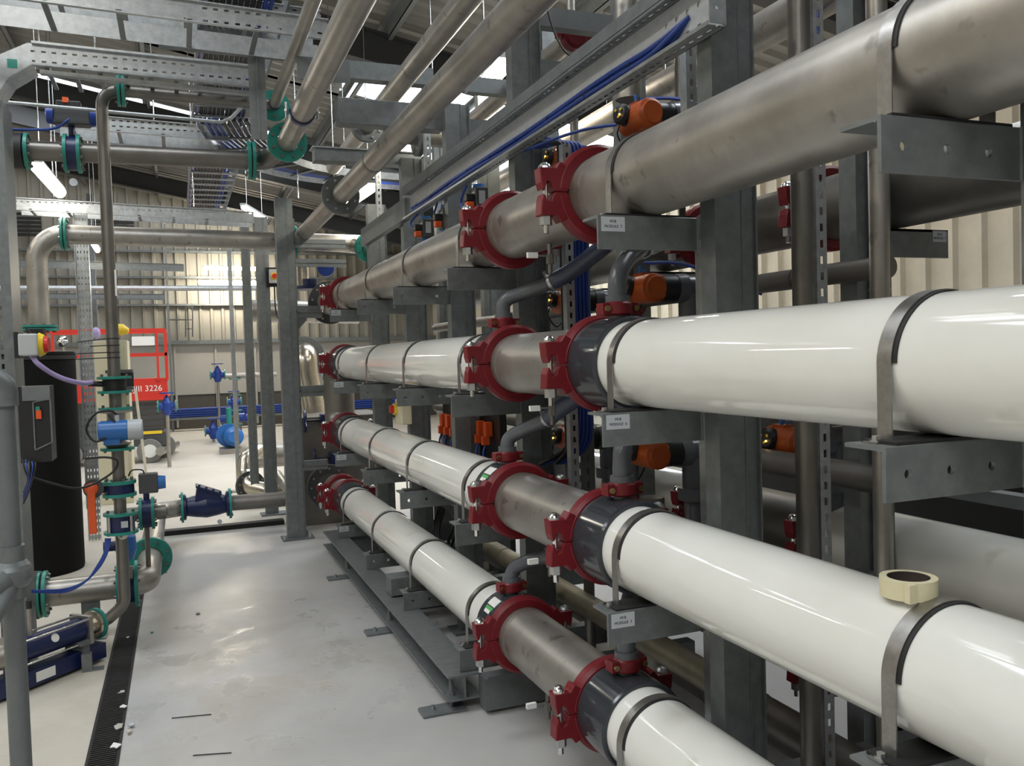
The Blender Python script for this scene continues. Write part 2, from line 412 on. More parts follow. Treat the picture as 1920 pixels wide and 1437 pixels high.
# long side wall beyond the rack, corrugated sheet over a low grey upstand
XR = 6.6
b = corrugated('y', XR, -8, 22.7, .55, 5.2, .05, .30, -1, .22); struct('wall_side', b, 'cladding')
b = MB(); b.box(XR - .02, XR + .2, -8, 22.7, -.1, .55); struct('wall_side_kick', b, 'panel_wall')
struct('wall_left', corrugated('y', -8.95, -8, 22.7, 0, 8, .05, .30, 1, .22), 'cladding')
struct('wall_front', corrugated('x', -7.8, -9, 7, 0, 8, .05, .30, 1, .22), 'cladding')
# roof: corrugated sheets running down the slope, with strips of daylight panels
SKY = [(-3.3, -1.7, -7.0, 4.0), (3.6, 4.8, -6.5, 2.0), (2.9, 4.1, 2.5, 4.7), (9.55, 10.9, -7.0, -.4), (10.35, 11.85, 2.2, 6.0), (11.95, 14.1, 3.2, 6.3), (14.55, 15.5, -4.0, 1.9), (16.6, 17.9, 1.6, 5.0), (20.4, 21.6, -4.0, 2.6)]
def roof_band(y0, y1, x0, x1):
    b = MB(); P = []; t = y0; p = .25
    while t < y1 - 1e-6:
        for dt, dz in ((0, 0), (.12, 0), (.15, -.05), (.22, -.05), (.25, 0)): P.append((min(t + dt, y1), dz))
        t += p
    vs = [(x, y, rz_(x) + dz) for x in (x0, x1) for y, dz in P]; n = len(P)
    b.add(vs, [(i, i + 1, n + i + 1, n + i) for i in range(n - 1)]); return b
ys = sorted({-8.0, 22.8} | {q for s in SKY for q in s[:2]}); bb = MB()
for y0, y1 in zip(ys, ys[1:]):
    cuts = sorted([(s[2], s[3]) for s in SKY if s[0] < y1 - 1e-3 and s[1] > y0 + 1e-3]); x = -9.0
    for c0, c1 in cuts + [(7.0, 7.0)]:
        if c0 > x + .01:
            q = roof_band(y0, y1, x, c0); bb.add(q.v, q.f)
        x = c1
struct('ceiling', bb, 'roof_sheet')
for i, (y0, y1, x0, x1) in enumerate(SKY):
    b = MB(); b.add([(x0, y0, rz_(x0) + .03), (x1, y0, rz_(x1) + .03), (x1, y1, rz_(x1) + .03), (x0, y1, rz_(x0) + .03)], [(0, 1, 2, 3)])
    struct('window_%d' % (i + 1), b, 'skylight')
RAF = [4.9 - 6, 5.6, 9.2, 14.33, 16.1, 19.6]
for i, y in enumerate(RAF):
    b = MB(); b.bar((-8.8, y, rz_(-8.8) - .36), (6.45, y, rz_(6.45) - .36), .012, .34); b.bar((-8.8, y, rz_(-8.8) - .53), (6.45, y, rz_(6.45) - .53), .17, .02); b.bar((-8.8, y, rz_(-8.8) - .20), (6.45, y, rz_(6.45) - .20), .17, .02)
    single('portal_rafter', b, 'dark_beam', 'dark painted steel rafter under the roof sheets, %s along the hall' % ORD[i], 'rafter', 'dark roof rafters', bevel=0)
for i, x in enumerate((-5.3, -3.6, -1.9, -.3, .95, 2.25, 3.75, 5.2)):
    b = MB(); z = rz_(x) - .06; b.box(x, x + .008, -7.8, 22.5, z - .17, z); b.box(x - .06, x, -7.8, 22.5, z - .008, z); b.box(x, x + .06, -7.8, 22.5, z - .17, z - .162)
    single('roof_purlin', b, 'galv_dull', 'galvanised roof purlin running along the hall, %s down the slope' % ORD[i], 'purlin', 'galvanised roof purlins')

# floor drain and cable duct
b = MB()
b.box(-.425, -.295, 1.5, 8.3, -.02, .004)
k = 0
for i in range(340):
    y = 1.55 + i * .0198; b.box(-.412, -.308, y, y + .009, .004, .010)
single('drain_channel', b, 'drain', 'long black slotted drain grating set into the floor beside the walkway', 'drain')
b = MB(); b.box(-.30, .92, 8.70, 8.82, 0, .045); single('rubber_duct', b, 'rubber', 'black rubber strip lying across the walkway where the paint ends', 'strip')

# ================================================================ the module rack
XP = 1.35
RT, RWH = .124, .135
ROWS = {'top': ('top bare steel pipe', 2.168, RT), 'six': ('upper white pipe', 1.597, RWH), 'three': ('middle white pipe', 1.004, RWH), 'low': ('lowest white pipe', .418, RWH)}
def pipe_y(name, y0, y1, z, r, m, label, cat='pipe', x=XP, grooves=(), caps=False):
    b = MB(); prof = []
    b.lathe((x, y0, z), (0, 1, 0), [(0, r - .006), (0, r)] , 48)
    b.tube([(x, y0, z), (x, y1, z)], r, 56, False)
    b.lathe((x, y1, z), (0, 1, 0), [(0, r), (0, r - .006)], 48)
    b.tube([(x, y0, z), (x, y1, z)], r - .008, 40, False)
    for g in grooves: b.lathe((x, g, z), (0, 1, 0), [(-.005, r), (-.005, r + .0025), (.005, r + .0025), (.005, r)], 48)
    return single(name, b, m, label, cat, loc=(x, (y0 + y1) / 2, z - r))
pipe_y('steel_header_pipe', -.9, 2.585, 2.168, RT, 'steel', 'big bare steel pipe of the top tier passing overhead, stained and brushed', grooves=(2.50,))
pipe_y('steel_header_pipe', 2.60, 3.40, 2.168, RT, 'steel', 'short bare steel spool between the two big red couplings of the top tier', grooves=(2.68, 3.32))
pipe_y('steel_header_pipe', 3.415, 7.23, 2.168, RT, 'steel', 'long bare steel pipe of the top tier beyond the second red coupling', grooves=(3.50,))
PIPES = {}
for key, yn in (('six', 'upper'), ('three', 'middle'), ('low', 'lowest')):
    nm, z, r = ROWS[key]
    for seg, (y0, y1, w) in enumerate(((-.9, 2.559, 'near'), (3.434, 7.391, 'far'))):
        t = thing('white_pressure_vessel', 'glossy white vessel of the %s white tier, %s length, with dark collar' % (yn, w), 'vessel', (XP, (y0 + y1) / 2, z - r))
        b = MB(); b.tube([(XP, y0, z), (XP, y1, z)], r, 64, False); part('shell', b, 'white_gloss', t)
        cols = [(2.372, 2.5595)] if seg == 0 else [(3.4335, 3.60), (7.13, 7.391)]
        for c0, c1 in cols:
            b = MB(); b.lathe((XP, c0, z), (0, 1, 0), [(0, r), (0, r + .010), (.006, r + .016), (c1 - c0 - .004, r + .016), (c1 - c0, r + .012), (c1 - c0, r - .03)], 64)
            c_ = part('end_collar', b, 'collar', t)
        if seg == 1 and key != 'six':     # printed sticker on the collar
            for (da, a0, a1, yy0, yy1, mm) in ((0, 118, 134, 3.475, 3.56, 'paper'), (0, 136, 142, 3.48, 3.555, 'green_label'), (0, 142, 148, 3.49, 3.55, 'paper')):
                b = MB(); rr = r + .0168; q = [math.radians(a0 + (a1 - a0) * i / 5) for i in range(6)]
                b.add([(XP + rr * math.cos(a), y, z + rr * math.sin(a)) for y in (yy0, yy1) for a in q], [(i, i + 1, 7 + i, 6 + i) for i in range(5)], True)
                part('sticker', b, mm, t)
    pipe_y('steel_spool_pipe', 2.585, 3.41, z, RT, 'steel', 'bare steel spool pipe joining the two white vessels of the %s tier' % yn, grooves=(2.67, 3.33))

# ---- couplings
def make_coupling(R0=RT, R1=.166, w=.056):
    def mk():
        t = thing('pipe_coupling', 'c', 'coupling', (0, 0, 0)); t['_org'] = (0, 0, 0)
        px = R1 + .052
        for sg, nm in ((1, 'upper_housing'), (-1, 'lower_housing')):
            b = MB(); n = 26; prof = [(-w / 2, R0 + .001), (-w / 2, R1 - .012), (-w / 2 + .010, R1), (w / 2 - .010, R1), (w / 2, R1 - .012), (w / 2, R0 + .001)]
            a0, a1 = math.radians(4), math.radians(176); vs = []
            for i in range(n + 1):
                a = (a0 + (a1 - a0) * i / n)
                for y, r in prof: vs.append((r * math.cos(a), y, r * math.sin(a) * sg))
            k = len(prof)
            for j in range(k - 1):
                seg = []
                for i in range(n + 1): seg += [vs[i * k + j], vs[i * k + j + 1]]
                b.add(seg, [(2 * i, 2 * i + 1, 2 * i + 3, 2 * i + 2) for i in range(n)], True)
            # bolt pads: a horn outward, a waist and the flat jaw at the split
            for sx in (-1, 1):
                out = [(R0 + .004, .0008), (R1 + .010, .0008), (R1 + .017, .012), (R1 + .022, .030), (px - .016, .036), (px - .010, .014), (px - .001, .006), (px + .006, .030), (px + .010, .078), (R1 + .004, .078), (R1 - .012, .100), (R0 + .004, .085)]
                b.prism([(sx * x, sg * z) for x, z in out], 'y', -w / 2 + .002, w / 2 - .002)
            part(nm, b, 'red', t, bevel=.0035)
        for sx in (-1, 1):
            x = sx * (px - .018); b = MB(); b.cyl((x, 0, -.135), (x, 0, .078), .0095, 12); b.dome((x, 0, .078), (0, 0, 1), .023, .022, 18)
            q = part('bolt', b, 'chrome' if sx < 0 else 'zinc', t)
            b = MB(); b.tube_flat((x, 0, -.108), (x, 0, -.079), .021, 6); part('nut', b, 'zinc', q)
        return t
    return mk
for key, zz in (('top', 2.168), ('six', 1.597), ('three', 1.004), ('low', .418)):
    tier = {'top': 'bare top pipe', 'six': 'upper white tier', 'three': 'middle white tier', 'low': 'lowest white tier'}[key]
    ysx = [(2.588, 'near end of spool'), (3.405, 'far end of spool'), (7.42 if key != 'top' else 7.26, 'far end of the row')]
    for y, w in ysx:
        place('coupling', make_coupling(), (XP, y, zz), 'dark red coupling on the %s, %s' % (tier, w), 'coupling', 'big red pipe couplings')

# ---- brackets (100 x 100 angle arms) and straps
YB = [-.95, .09, 1.151, 2.223, 3.71, 4.76, 5.81, 6.93]
def make_bracket(holes):
    def mk():
        t = thing('angle_bracket', 'c', 'bracket', (0, 0, 0)); t['_org'] = (0, 0, 0)
        b = MB(); L_ = .345
        if holes: b.plate_holes(0, L_, -.100, -.009, 0, .009, [(.052, -.052), (.155, -.052), (.258, -.052)], .0095)
        else: b.box(0, L_, 0, .009, -.100, -.009)
        b.prism([(0, -.009), (.009, -.009), (.014, -.012), (.018, -.009), (.098, -.008), (.1, -.004), (.098, 0), (0.002, 0), (0, -.002)], 'x', 0, L_)
        part('angle_arm', b, 'galv', t)
        b = MB(); b.box(.03, L_ - .02, .004, .088, .0002, .006); part('rubber_pad', b, 'rubber', t)
        b = MB(); b.bar((L_ - .004, .001, -.1), (L_ - .004, .001, 0), .012, .006, (1, 0, 0)); part('weld', b, 'galv_bright', t)
        return t
    return mk
def make_strap(R, legz, w=.034):
    def mk():
        t = thing('pipe_strap', 'c', 'strap', (0, 0, 0)); t['_org'] = (0, 0, 0)
        b = MB(); T = .003; ro = R + .006; ri = ro - T; n = 36; A = [math.pi * i / n for i in range(n + 1)]
        path = [(math.cos(a), math.sin(a)) for a in A]
        O = [(ro + .0, -legz)] + [(ro * c, ro * s_) for c, s_ in path] + [(-ro, -legz)]
        I = [(ri, -legz)] + [(ri * c, ri * s_) for c, s_ in path] + [(-ri, -legz)]
        k = len(O)
        for P_, sm in ((O, True), (I, True)): b.add([(x, y, z) for y in (-w / 2, w / 2) for x, z in P_], [(i, i + 1, k + i + 1, k + i) for i in range(k - 1)], sm)
        for y in (-w / 2, w / 2): b.add([(x, y, z) for x, z in O] + [(x, y, z) for x, z in I], [(i, i + 1, k + i + 1, k + i) for i in range(k - 1)])
        for sx in (-1, 1): b.box(min(sx * ri, sx * (ro + .036)), max(sx * ri, sx * (ro + .036)), -w / 2, w / 2, -legz, -legz + .003)
        part('steel_band', b, 'strap_steel', t)
        b = MB(); rr = R + .0032; q = [math.radians(2 + 176 * i / 30) for i in range(31)]
        for y0, y1 in ((-w / 2 - .009, w / 2 + .003),):
            b.add([(r_ * math.cos(a), y, r_ * math.sin(a)) for r_, y in ((R + .0002, y0), (rr, y0), (rr, y1), (R + .0002, y1)) for a in q],
                  [(j * 31 + i, j * 31 + i + 1, (j + 1) * 31 + i + 1, (j + 1) * 31 + i) for j in range(3) for i in range(30)])
        part('rubber_liner', b, 'rubber', t)
        for sx in (-1, 1):
            x = sx * (ro + .020); b = MB(); b.cyl((x, 0, -legz + .003), (x, 0, -legz + .005), .012, 14); b.tube_flat((x, 0, -legz + .005), (x, 0, -legz + .013), .0085, 6); part('bolt', b, 'zinc', t)
        return t
    return mk
TIER = {'top': 'the bare top pipe', 'six': 'the upper white vessels', 'three': 'the middle white vessels', 'low': 'the lowest white vessels'}
for key in ('top', 'six', 'three', 'low'):
    nm, z, r = ROWS[key]; zb = z - r - .0065
    for i, y in enumerate(YB):
        if i < 2: continue
        n = ORD[i - 2]
        place('bracket_h' if (i in (2, 5, 6)) else 'bracket', make_bracket(i in (2, 5, 6)), (1.153, y, zb), 'galvanised angle bracket under %s, %s from the near end' % (TIER[key], n), 'bracket', 'galvanised angle brackets')
        place('strap_' + ('t' if key == 'top' else 'w'), make_strap(r, r + .006), (XP, y + .058, z), 'bright steel strap over %s, %s from the near end' % (TIER[key], n), 'strap', 'steel straps over the pipes')
# module name plates stuck on the brackets
def plate(y, z, top, bottom, label, x0=1.163, w=.078, h=.043):
    t = thing('name_plate', label, 'label', (x0 + w / 2, y, z - h))
    b = MB(); b.box(x0, x0 + w, y - .0016, y - .0002, z - h, z); p = part('plate_face', b, 'plate', t)
    text(top, .0115, (x0 + w / 2, y - .002, z - h * .32), (math.pi / 2, 0, 0), p); text(bottom, .0115, (x0 + w / 2, y - .002, z - h * .66), (math.pi / 2, 0, 0), p)
for key, num in (('top', '7'), ('six', '6'), ('three', '3')):
    z = ROWS[key][1] - ROWS[key][2] - .012
    plate(2.223, z, 'M1B', 'MODULE  ' + num, 'white label reading M1B MODULE %s under %s' % (num, TIER[key]))
for key, num in (('top', '7'), ('six', '6'), ('three', '3'), ('low', '2')):
    z = ROWS[key][1] - ROWS[key][2] - .012
    plate(6.93, z, 'M2B', 'MODULE  ' + num, 'small far white label on the last bracket under %s' % TIER[key])

# ---- columns of the rack
def make_column(h, mirror=1):
    def mk():
        t = thing('rack_column', 'c', 'column', (0, 0, 0)); t['_org'] = (0, 0, 0)
        s = mirror
        def bx(b, x0, x1, *a): b.box(min(s * x0, s * x1), max(s * x0, s * x1), *a)
        b = MB(); bx(b, 0, .094, 0, .075, 0, h); bx(b, .094, .150, .010, .075, 0, h); bx(b, .1445, .150, -.002, .010, 0, h); bx(b, .092, .0965, -.003, 0, 0, h)
        part('box_section', b, 'galv', t)
        b = MB(); bx(b, -.05, .20, -.05, .125, 0, .012); part('foot_plate', b, 'galv_dull', t)
        return t
    return mk
COLY = [1.075, 2.13, 3.70, 4.75, 5.80, 6.95]
for i, y in enumerate(COLY):
    h = (3.75, 3.75, 3.75, 3.10, 3.02, 2.90)[i]
    place('column%.2f' % h, make_column(h), (1.492, y, 0), 'galvanised rack column on the aisle side, %s from the near end' % ORD[i], 'column', 'aisle side rack columns')
    place('columnm', make_column(3.75, -1), (2.25, y + .08, 0), 'galvanised rack column on the wall side, %s from the near end' % ORD[i], 'column', 'wall side rack columns')
for i, y in enumerate(COLY[:5]):
    for j, (z, w) in enumerate(((3.18, 'upper'), (2.93, 'lower'), (.20, 'bottom'), (.80, 'knee height'))):
        b = MB(); b.box(1.642, 2.10, y + .01, y + .075, z, z + (.09 if z > .3 else .1))
        if z > .3 or True: single('rack_crossbeam', b, 'galv_dull' if z > 2 else 'galv', '%s galvanised crossbeam inside the rack at the %s column pair' % (w, ORD[i]), 'crossbeam', 'rack crossbeams')
# ================================================================ the skid under the rack
b = MB(); y0, y1 = 3.68, 7.3
b.box(1.085, 1.245, y0, y1, .163, .174); b.box(1.085, 1.245, y0, y1, .055, .066); b.box(1.160, 1.170, y0, y1, .066, .163)
single('skid_beam', b, 'galv', 'long galvanised base beam of the skid on the walkway side of the rack', 'beam', bevel=.0015)
b = MB(); b.box(1.62, 1.74, .6, 7.3, .10, .112); b.box(1.62, 1.74, .6, 7.3, .0, .012); b.box(1.675, 1.685, .6, 7.3, .012, .10)
single('skid_beam', b, 'galv_dull', 'galvanised base beam deep inside the rack beyond the columns', 'beam')
for i, (ya, w) in enumerate(((3.60, 'near end'), (5.30, 'middle'), (7.0, 'far end'))):
    t = thing('skid_crossmember', 'galvanised channel crossing the skid at its %s' % w, 'crossmember', (1.9, ya, 0), 'skid crossmembers')
    b = MB(); b.box(1.25, 2.35, ya, ya + .008, .02, .174); b.box(1.25, 2.35, ya + .008, ya + .07, .166, .174); b.box(1.25, 2.35, ya + .008, ya + .07, .02, .028)
    part('channel', b, 'galv_dull', t)
    b = MB(); b.box(1.235, 1.25, ya - .0, ya + .09, .02, .165); part('end_plate', b, 'galv', t)
b = MB(); b.box(1.15, 1.60, 5.05, 5.20, .185, .29); b.box(1.149, 1.151, 5.06, 5.19, .195, .28)
single('box_stub', b, 'galv', 'galvanised hollow box section lying across the skid beam', 'beam')
def make_foot():
    t = thing('levelling_foot', 'c', 'foot', (0, 0, 0)); t['_org'] = (0, 0, 0)
    b = MB(); b.prism([(-.13, -.055), (.08, -.055), (.08, .055), (-.12, .055), (-.13, .045)], 'z', 0, .012); part('foot_plate', b, 'galv_dull', t, bevel=.002)
    b = MB(); b.cyl((-.07, 0, .012), (-.07, 0, .034), .007, 10); b.tube_flat((-.07, 0, .012), (-.07, 0, .022), .012, 6); part('anchor_bolt', b, 'zinc', t)
    b = MB(); b.cyl((.02, 0, .012), (.02, 0, .16), .010, 12); b.tube_flat((.02, 0, .067), (.02, 0, .082), .018, 6); b.tube_flat((.02, 0, .036), (.02, 0, .050), .018, 6); b.cyl((.02, 0, .066), (.02, 0, .069), .024, 16); part('jacking_screw', b, 'galv_dull', t)
    return t
for i, y in enumerate((3.74, 4.98, 6.35)):
    place('foot', make_foot, (1.095, y, 0), 'levelling foot with jacking screw under the skid beam, %s from the near end' % ORD[i], 'foot', 'levelling feet of the skid')

# ================================================================ pipework inside and behind the rack
def vpipe(x, y, z0, z1, r, m, label, cat='pipe', name='riser_pipe', bands=()):
    b = MB(); b.cyl((x, y, z0), (x, y, z1), r, 28)
    for q in bands: b.lathe((x, y, q), (0, 0, 1), [(-.004, r), (-.004, r + .002), (.004, r + .002), (.004, r)], 28)
    return single(name, b, m, label, cat, loc=(x, y, z0))
vpipe(1.795, 2.11, .1, 3.7, .033, 'steel_dark', 'upright steel pipe standing just behind the big aisle side column', bands=(2.7, 1.4))
vpipe(1.985, 1.995, .1, 3.7, .029, 'steel', 'upright steel pipe standing beside the wall side column near the camera', bands=(1.8,))
vpipe(1.82, 3.20, 2.70, 4.0, .055, 'steel', 'upright steel pipe above the big orange actuator at the top', bands=(2.95, 3.3))
vpipe(2.04, 3.11, 2.66, 4.0, .040, 'steel_dark', 'upright steel pipe behind the slotted strut above the top tier')
vpipe(2.0, 4.10, 2.5, 3.5, .022, 'steel', 'slim upright steel pipe rising behind the blue cable tray')
vpipe(1.78, 3.62, .1, 2.1, .026, 'steel_dark', 'slim upright steel pipe behind the orange actuators')
vpipe(1.74, 2.95, .1, 1.05, .05, 'steel_dark', 'dark upright pipe dropping to the floor below the lowest orange actuator')
def hpipe(x, z, y0, y1, r, m, label, bands=()):
    b = MB(); b.cyl((x, y0, z), (x, y1, z), r, 32)
    for q in bands: b.lathe((x, q, z), (0, 1, 0), [(-.004, r), (-.004, r + .003), (.004, r + .003), (.004, r)], 28)
    return single('rack_pipe', b, m, label, 'pipe', loc=(x, (y0 + y1) / 2, z - r))
hpipe(2.055, 1.875, 2.03, 7, .036, 'steel_dark', 'dark header pipe running inside the rack above the upper white tier', (2.45, 2.9))
hpipe(2.05, 1.205, 2.03, 7, .046, 'steel_dark', 'dark header pipe running inside the rack below the upper white tier', (2.38,))
hpipe(2.20, 2.66, .8, 7.5, .050, 'steel', 'bright header pipe running behind the top tier high in the rack', (2.6,))
hpipe(2.62, 3.12, 1.0, 8.0, .085, 'steel', 'wide lit steel pipe high behind the rack columns', (3.0, 4.6))
t = thing('capped_rack_pipe', 'short overhead steel pipe closed by a red coupling cap', 'pipe', (1.93, 4.9, 3.0))
cc = at(1077, 68, Y=3.9); b = MB(); b.cyl(cc, (cc.x, 5.6, cc.z), .05, 26); part('pipe_run', b, 'steel', t)
b = MB(); b.lathe(cc, (0, -1, 0), [(-.03, .05), (-.03, .068), (.02, .068), (.026, .05), (.026, 0)], 28); b.box(cc.x - .10, cc.x + .10, cc.y - .015, cc.y + .02, cc.z - .018, cc.z + .018); part('red_cap', b, 'red', t)
hpipe(1.73, .455, 2.3, 5.2, .052, 'aged', 'stained yellowish steel pipe low inside the rack', (4.6,))
hpipe(1.98, .26, 1.2, 6.5, .075, 'steel_dark', 'fat dark drain pipe lying low inside the rack', (2.62, 2.9))
def small_coupling(R, W_=.045):
    def mk():
        t = thing('small_coupling', 'c', 'coupling', (0, 0, 0)); t['_org'] = (0, 0, 0)
        b = MB(); b.lathe((0, 0, 0), (0, 0, 1), [(-W_ / 2, R * .9), (-W_ / 2, R + .010), (-W_ / 2 + .006, R + .016), (W_ / 2 - .006, R + .016), (W_ / 2, R + .010), (W_ / 2, R * .9)], 32)
        for s in (-1, 1): b.prism([(s * (R + .005), -.024), (s * (R + .034), -.022), (s * (R + .036), .022), (s * (R + .005), .024)][::1], 'z', -W_ / 2 + .004, W_ / 2 - .004)
        part('clamp_body', b, 'red', t)
        for s in (-1, 1):
            b = MB(); b.cyl((s * (R + .022), -.034, 0), (s * (R + .022), .034, 0), .006, 10); b.tube_flat((s * (R + .022), -.034, 0), (s * (R + .022), -.026, 0), .010, 6); b.tube_flat((s * (R + .022), .026, 0), (s * (R + .022), .036, 0), .010, 6)
            part('bolt', b, 'brass', t)
        return t
    return mk
tn = {'six': 'upper white', 'three': 'middle white', 'low': 'lowest white'}
HOSE = {
 ('six', 'near'): [(1.35, 2.478, 1.86), (1.365, 2.487, 1.90), (1.42, 2.53, 1.945), (1.55, 2.66, 2.0), (1.74, 2.86, 2.05)],
 ('six', 'far'): [(1.35, 3.53, 1.86), (1.37, 3.52, 1.885), (1.43, 3.48, 1.905), (1.50, 3.36, 1.935), (1.57, 3.26, 1.985), (1.66, 3.12, 2.08)],
 ('three', 'near'): [(1.35, 2.478, 1.25), (1.355, 2.482, 1.30), (1.38, 2.50, 1.36), (1.48, 2.60, 1.43), (1.66, 2.8, 1.52)],
 ('three', 'far'): [(1.35, 3.53, 1.25), (1.37, 3.52, 1.275), (1.41, 3.44, 1.31), (1.45, 3.32, 1.35), (1.49, 3.2, 1.42), (1.6, 3.05, 1.52)],
 ('low', 'near'): [(1.35, 2.478, .62), (1.35, 2.478, .70), (1.36, 2.485, .76), (1.42, 2.55, .82), (1.6, 2.75, .9)],
 ('low', 'far'): [(1.35, 3.53, .655), (1.37, 3.52, .685), (1.41, 3.46, .72), (1.47, 3.36, .755), (1.6, 3.2, .80)]}
for (key, seg), pts in HOSE.items():
    z = ROWS[key][1]; r = ROWS[key][2]; y = 2.478 if seg == 'near' else 3.53; zt = z + r + .012
    place('smallc', small_coupling(.031), (XP, y, zt + .032), 'small red clamp on the top port of the %s %s vessel' % (seg, tn[key]), 'coupling', 'small red port clamps')
    t = thing('port_hose', 'grey plastic elbow and hose leaving the top port of the %s %s vessel' % (seg, tn[key]), 'hose', (XP, y, zt))
    b = MB(); k = min(3, len(pts) - 2); path = bend([(XP, y, zt - .004)] + pts[:k + 1], .06, 6)
    b.tube(path, .031, 22); b.lathe((XP, y, zt + .045), (0, 0, 1), [(0, .031), (0, .040), (.03, .040), (.03, .031)], 24)
    part('plastic_elbow', b, 'pvc_grey', t)
    b = MB(); hp = curve_pts(pts[k - 0:] if len(pts) - k > 1 else pts[-2:], 8); b.tube(hp, .036, 22); h_ = part('hose', b, 'hose', t)
    a, c = hp[0], hp[1]; d = (c - a).normalized(); b = MB(); b.tube([a + d * .01, a + d * .024], .0385, 22); b.tube_flat(a + d * .017 + Vector((-.03, 0, .025)), a + d * .017 + Vector((-.045, -.01, .045)), .007, 6); part('worm_clip', b, 'zinc', t)

# ---- orange pneumatic actuators on their grey valves
def make_act(s=1.0):
    def mk():
        t = thing('orange_actuator', 'c', 'actuator', (0, 0, 0)); t['_org'] = (0, 0, 0)
        R = .056 * s; L_ = .20 * s
        b = MB(); b.lathe((0, 0, 0), (0, 1, 0), [(0, 0), (0, R * .74), (.006, R * .76), (.014, R * .98), (.02, R), (L_ * .45, R * 1.02), (L_ * .9, R * .98), (L_, R * .8), (L_, 0)], 40)
        b.box(-.02 * s, .02 * s, L_ * .40, L_ * .75, R * .8, R * 1.12); part('cylinder', b, 'orange', t)
        b = MB(); b.lathe((-R * .8, L_ * .62, .012), (-1, -.35, .1), [(0, 0), (0, .040 * s), (.03 * s, .040 * s), (.042 * s, .030 * s), (.046 * s, .0)], 24); q = part('position_indicator', b, 'black', t)
        b = MB(); c = Vector((-R * .8, L_ * .62, .012)) + Vector((-1, -.35, .1)).normalized() * .047 * s
        for dx, dz in ((.012, .012), (-.012, .012), (.0, -.014)): b.dome(c + Vector((-.35 * dx, dx, dz)) * s, (-1, -.35, .1), .006 * s, .003, 10, 2)
        part('indicator_dots', b, 'yellow', q)
        b = MB(); b.dome(c + Vector((0, -.012, -.008)) * s, (-1, -.35, .1), .004 * s, .004, 10, 2); part('indicator_light', b, 'led_amber', q)
        b = MB(); b.cyl((-.008, L_ * .55, R), (-.008, L_ * .55, R + .038), .008, 12); b.cyl((.01, L_ * .5, R), (.01, L_ * .5, R + .022), .006, 12); part('air_fitting', b, 'blue_bright', t)
        b = MB(); b.lathe((.01, .06, 0), (1, 0, 0), [(.02, 0), (.02, R * .95), (.10 * s, R * .95), (.10 * s, 0)], 28); part('coupling_disc', b, 'black', t)
        b = MB(); b.lathe((.01, .06, 0), (1, 0, 0), [(.10 * s, .0), (.10 * s, .058), (.15, .062), (.15, .052), (.28, .052), (.28, .066), (.33, .066), (.33, 0)], 30)
        b.cyl((.19, .06, -.17), (.19, .06, -.02), .048, 28); b.lathe((.19, .06, -.20), (0, 0, 1), [(0, 0), (0, .068), (.05, .068), (.05, 0)], 30); b.cyl((.19, .06, -.30), (.19, .06, -.2), .042, 24)
        v = part('valve_body', b, 'pvc_grey', t)
        b = MB(); b.lathe((.345, .06, 0), (1, 0, 0), [(0, .05), (0, .072), (.04, .072), (.04, .05)], 28); b.box(.347, .383, .04, .08, .06, .095); b.box(.347, .383, .04, .08, -.095, -.06); part('red_clamp', b, 'red', t)
        b = MB(); pts = curve_pts([(-R * 1.4, L_ * .6, -.03), (-R * 1.5, L_ * .62, -.07), (-R * .6, L_ * .7, -.12), (.03, L_ * .8, -.05), (.08, L_ * .9, .06)], 6); b.tube(pts, .0035, 8); part('cable', b, 'black_cable', t)
        return t
    return mk
for i, z in enumerate((2.575, 1.885, 1.215)):
    lv = ('above the top tier', 'between the top and upper white tiers', 'below the upper white tier')[i]
    place('act', make_act(1.12 if 0 else 1.05), (1.775, 2.93, z), 'orange pneumatic actuator %s, the one nearer the big column' % lv, 'actuator', 'orange pneumatic actuators')
    place('act', make_act(), (1.775, 3.67, z), 'orange pneumatic actuator %s, beside the blue cable drop' % lv, 'actuator', 'orange pneumatic actuators')
place('act', make_act(), (2.16, 2.55, 1.27), 'orange pneumatic actuator seen behind the big column under the upper white tier', 'actuator', 'orange pneumatic actuators')

# ---- far side of the rack: a mirrored set of vessels on brackets
XF = 2.395
for key, z, r, m, nm in (('top', 2.168, RT, 'steel_dark', 'top'), ('six', 1.597, RWH, 'white_gloss', 'upper'), ('three', .885, RWH, 'white_gloss', 'middle'), ('low', .405, RWH, 'white_gloss', 'lowest')):
    for seg, (a, c) in enumerate(((-.9, 2.64), (3.50, 7.4))):
        pipe_y('wall_side_vessel', a, c, z, r, m, '%s vessel on the wall side of the rack, %s length' % (nm, ('near', 'far')[seg]), 'vessel', x=XF)
    pipe_y('wall_side_spool', 2.68, 3.46, z, RT, 'steel_dark', 'steel spool in the %s tier on the wall side of the rack' % nm, x=XF)
    for y, w in ((2.66, 'near'), (3.48, 'far')):
        place('coupling', None, (XF, y, z), 'red coupling on the %s tier of the wall side, %s end of its spool' % (nm, w), 'coupling', 'big red pipe couplings')
    for i, y in enumerate((1.21, 2.29, 3.80, 4.84)):
        zb = z - r - .0065
        t = thing('wall_bracket', 'galvanised bracket under the %s tier on the wall side, %s from the near end' % (nm, ORD[i]), 'bracket', (2.42, y, zb), 'wall side brackets')
        b = MB(); b.box(2.252, 2.60, y, y + .009, zb - .1, zb); b.box(2.252, 2.60, y, y + .1, zb - .009, zb); part('angle_arm', b, 'galv', t)
plate(2.29, 2.168 - RT - .010, 'M1A', 'MODULE  7', 'small label reading M1A MODULE 7 on the far bracket by the corrugated wall', x0=2.525, w=.066, h=.040)

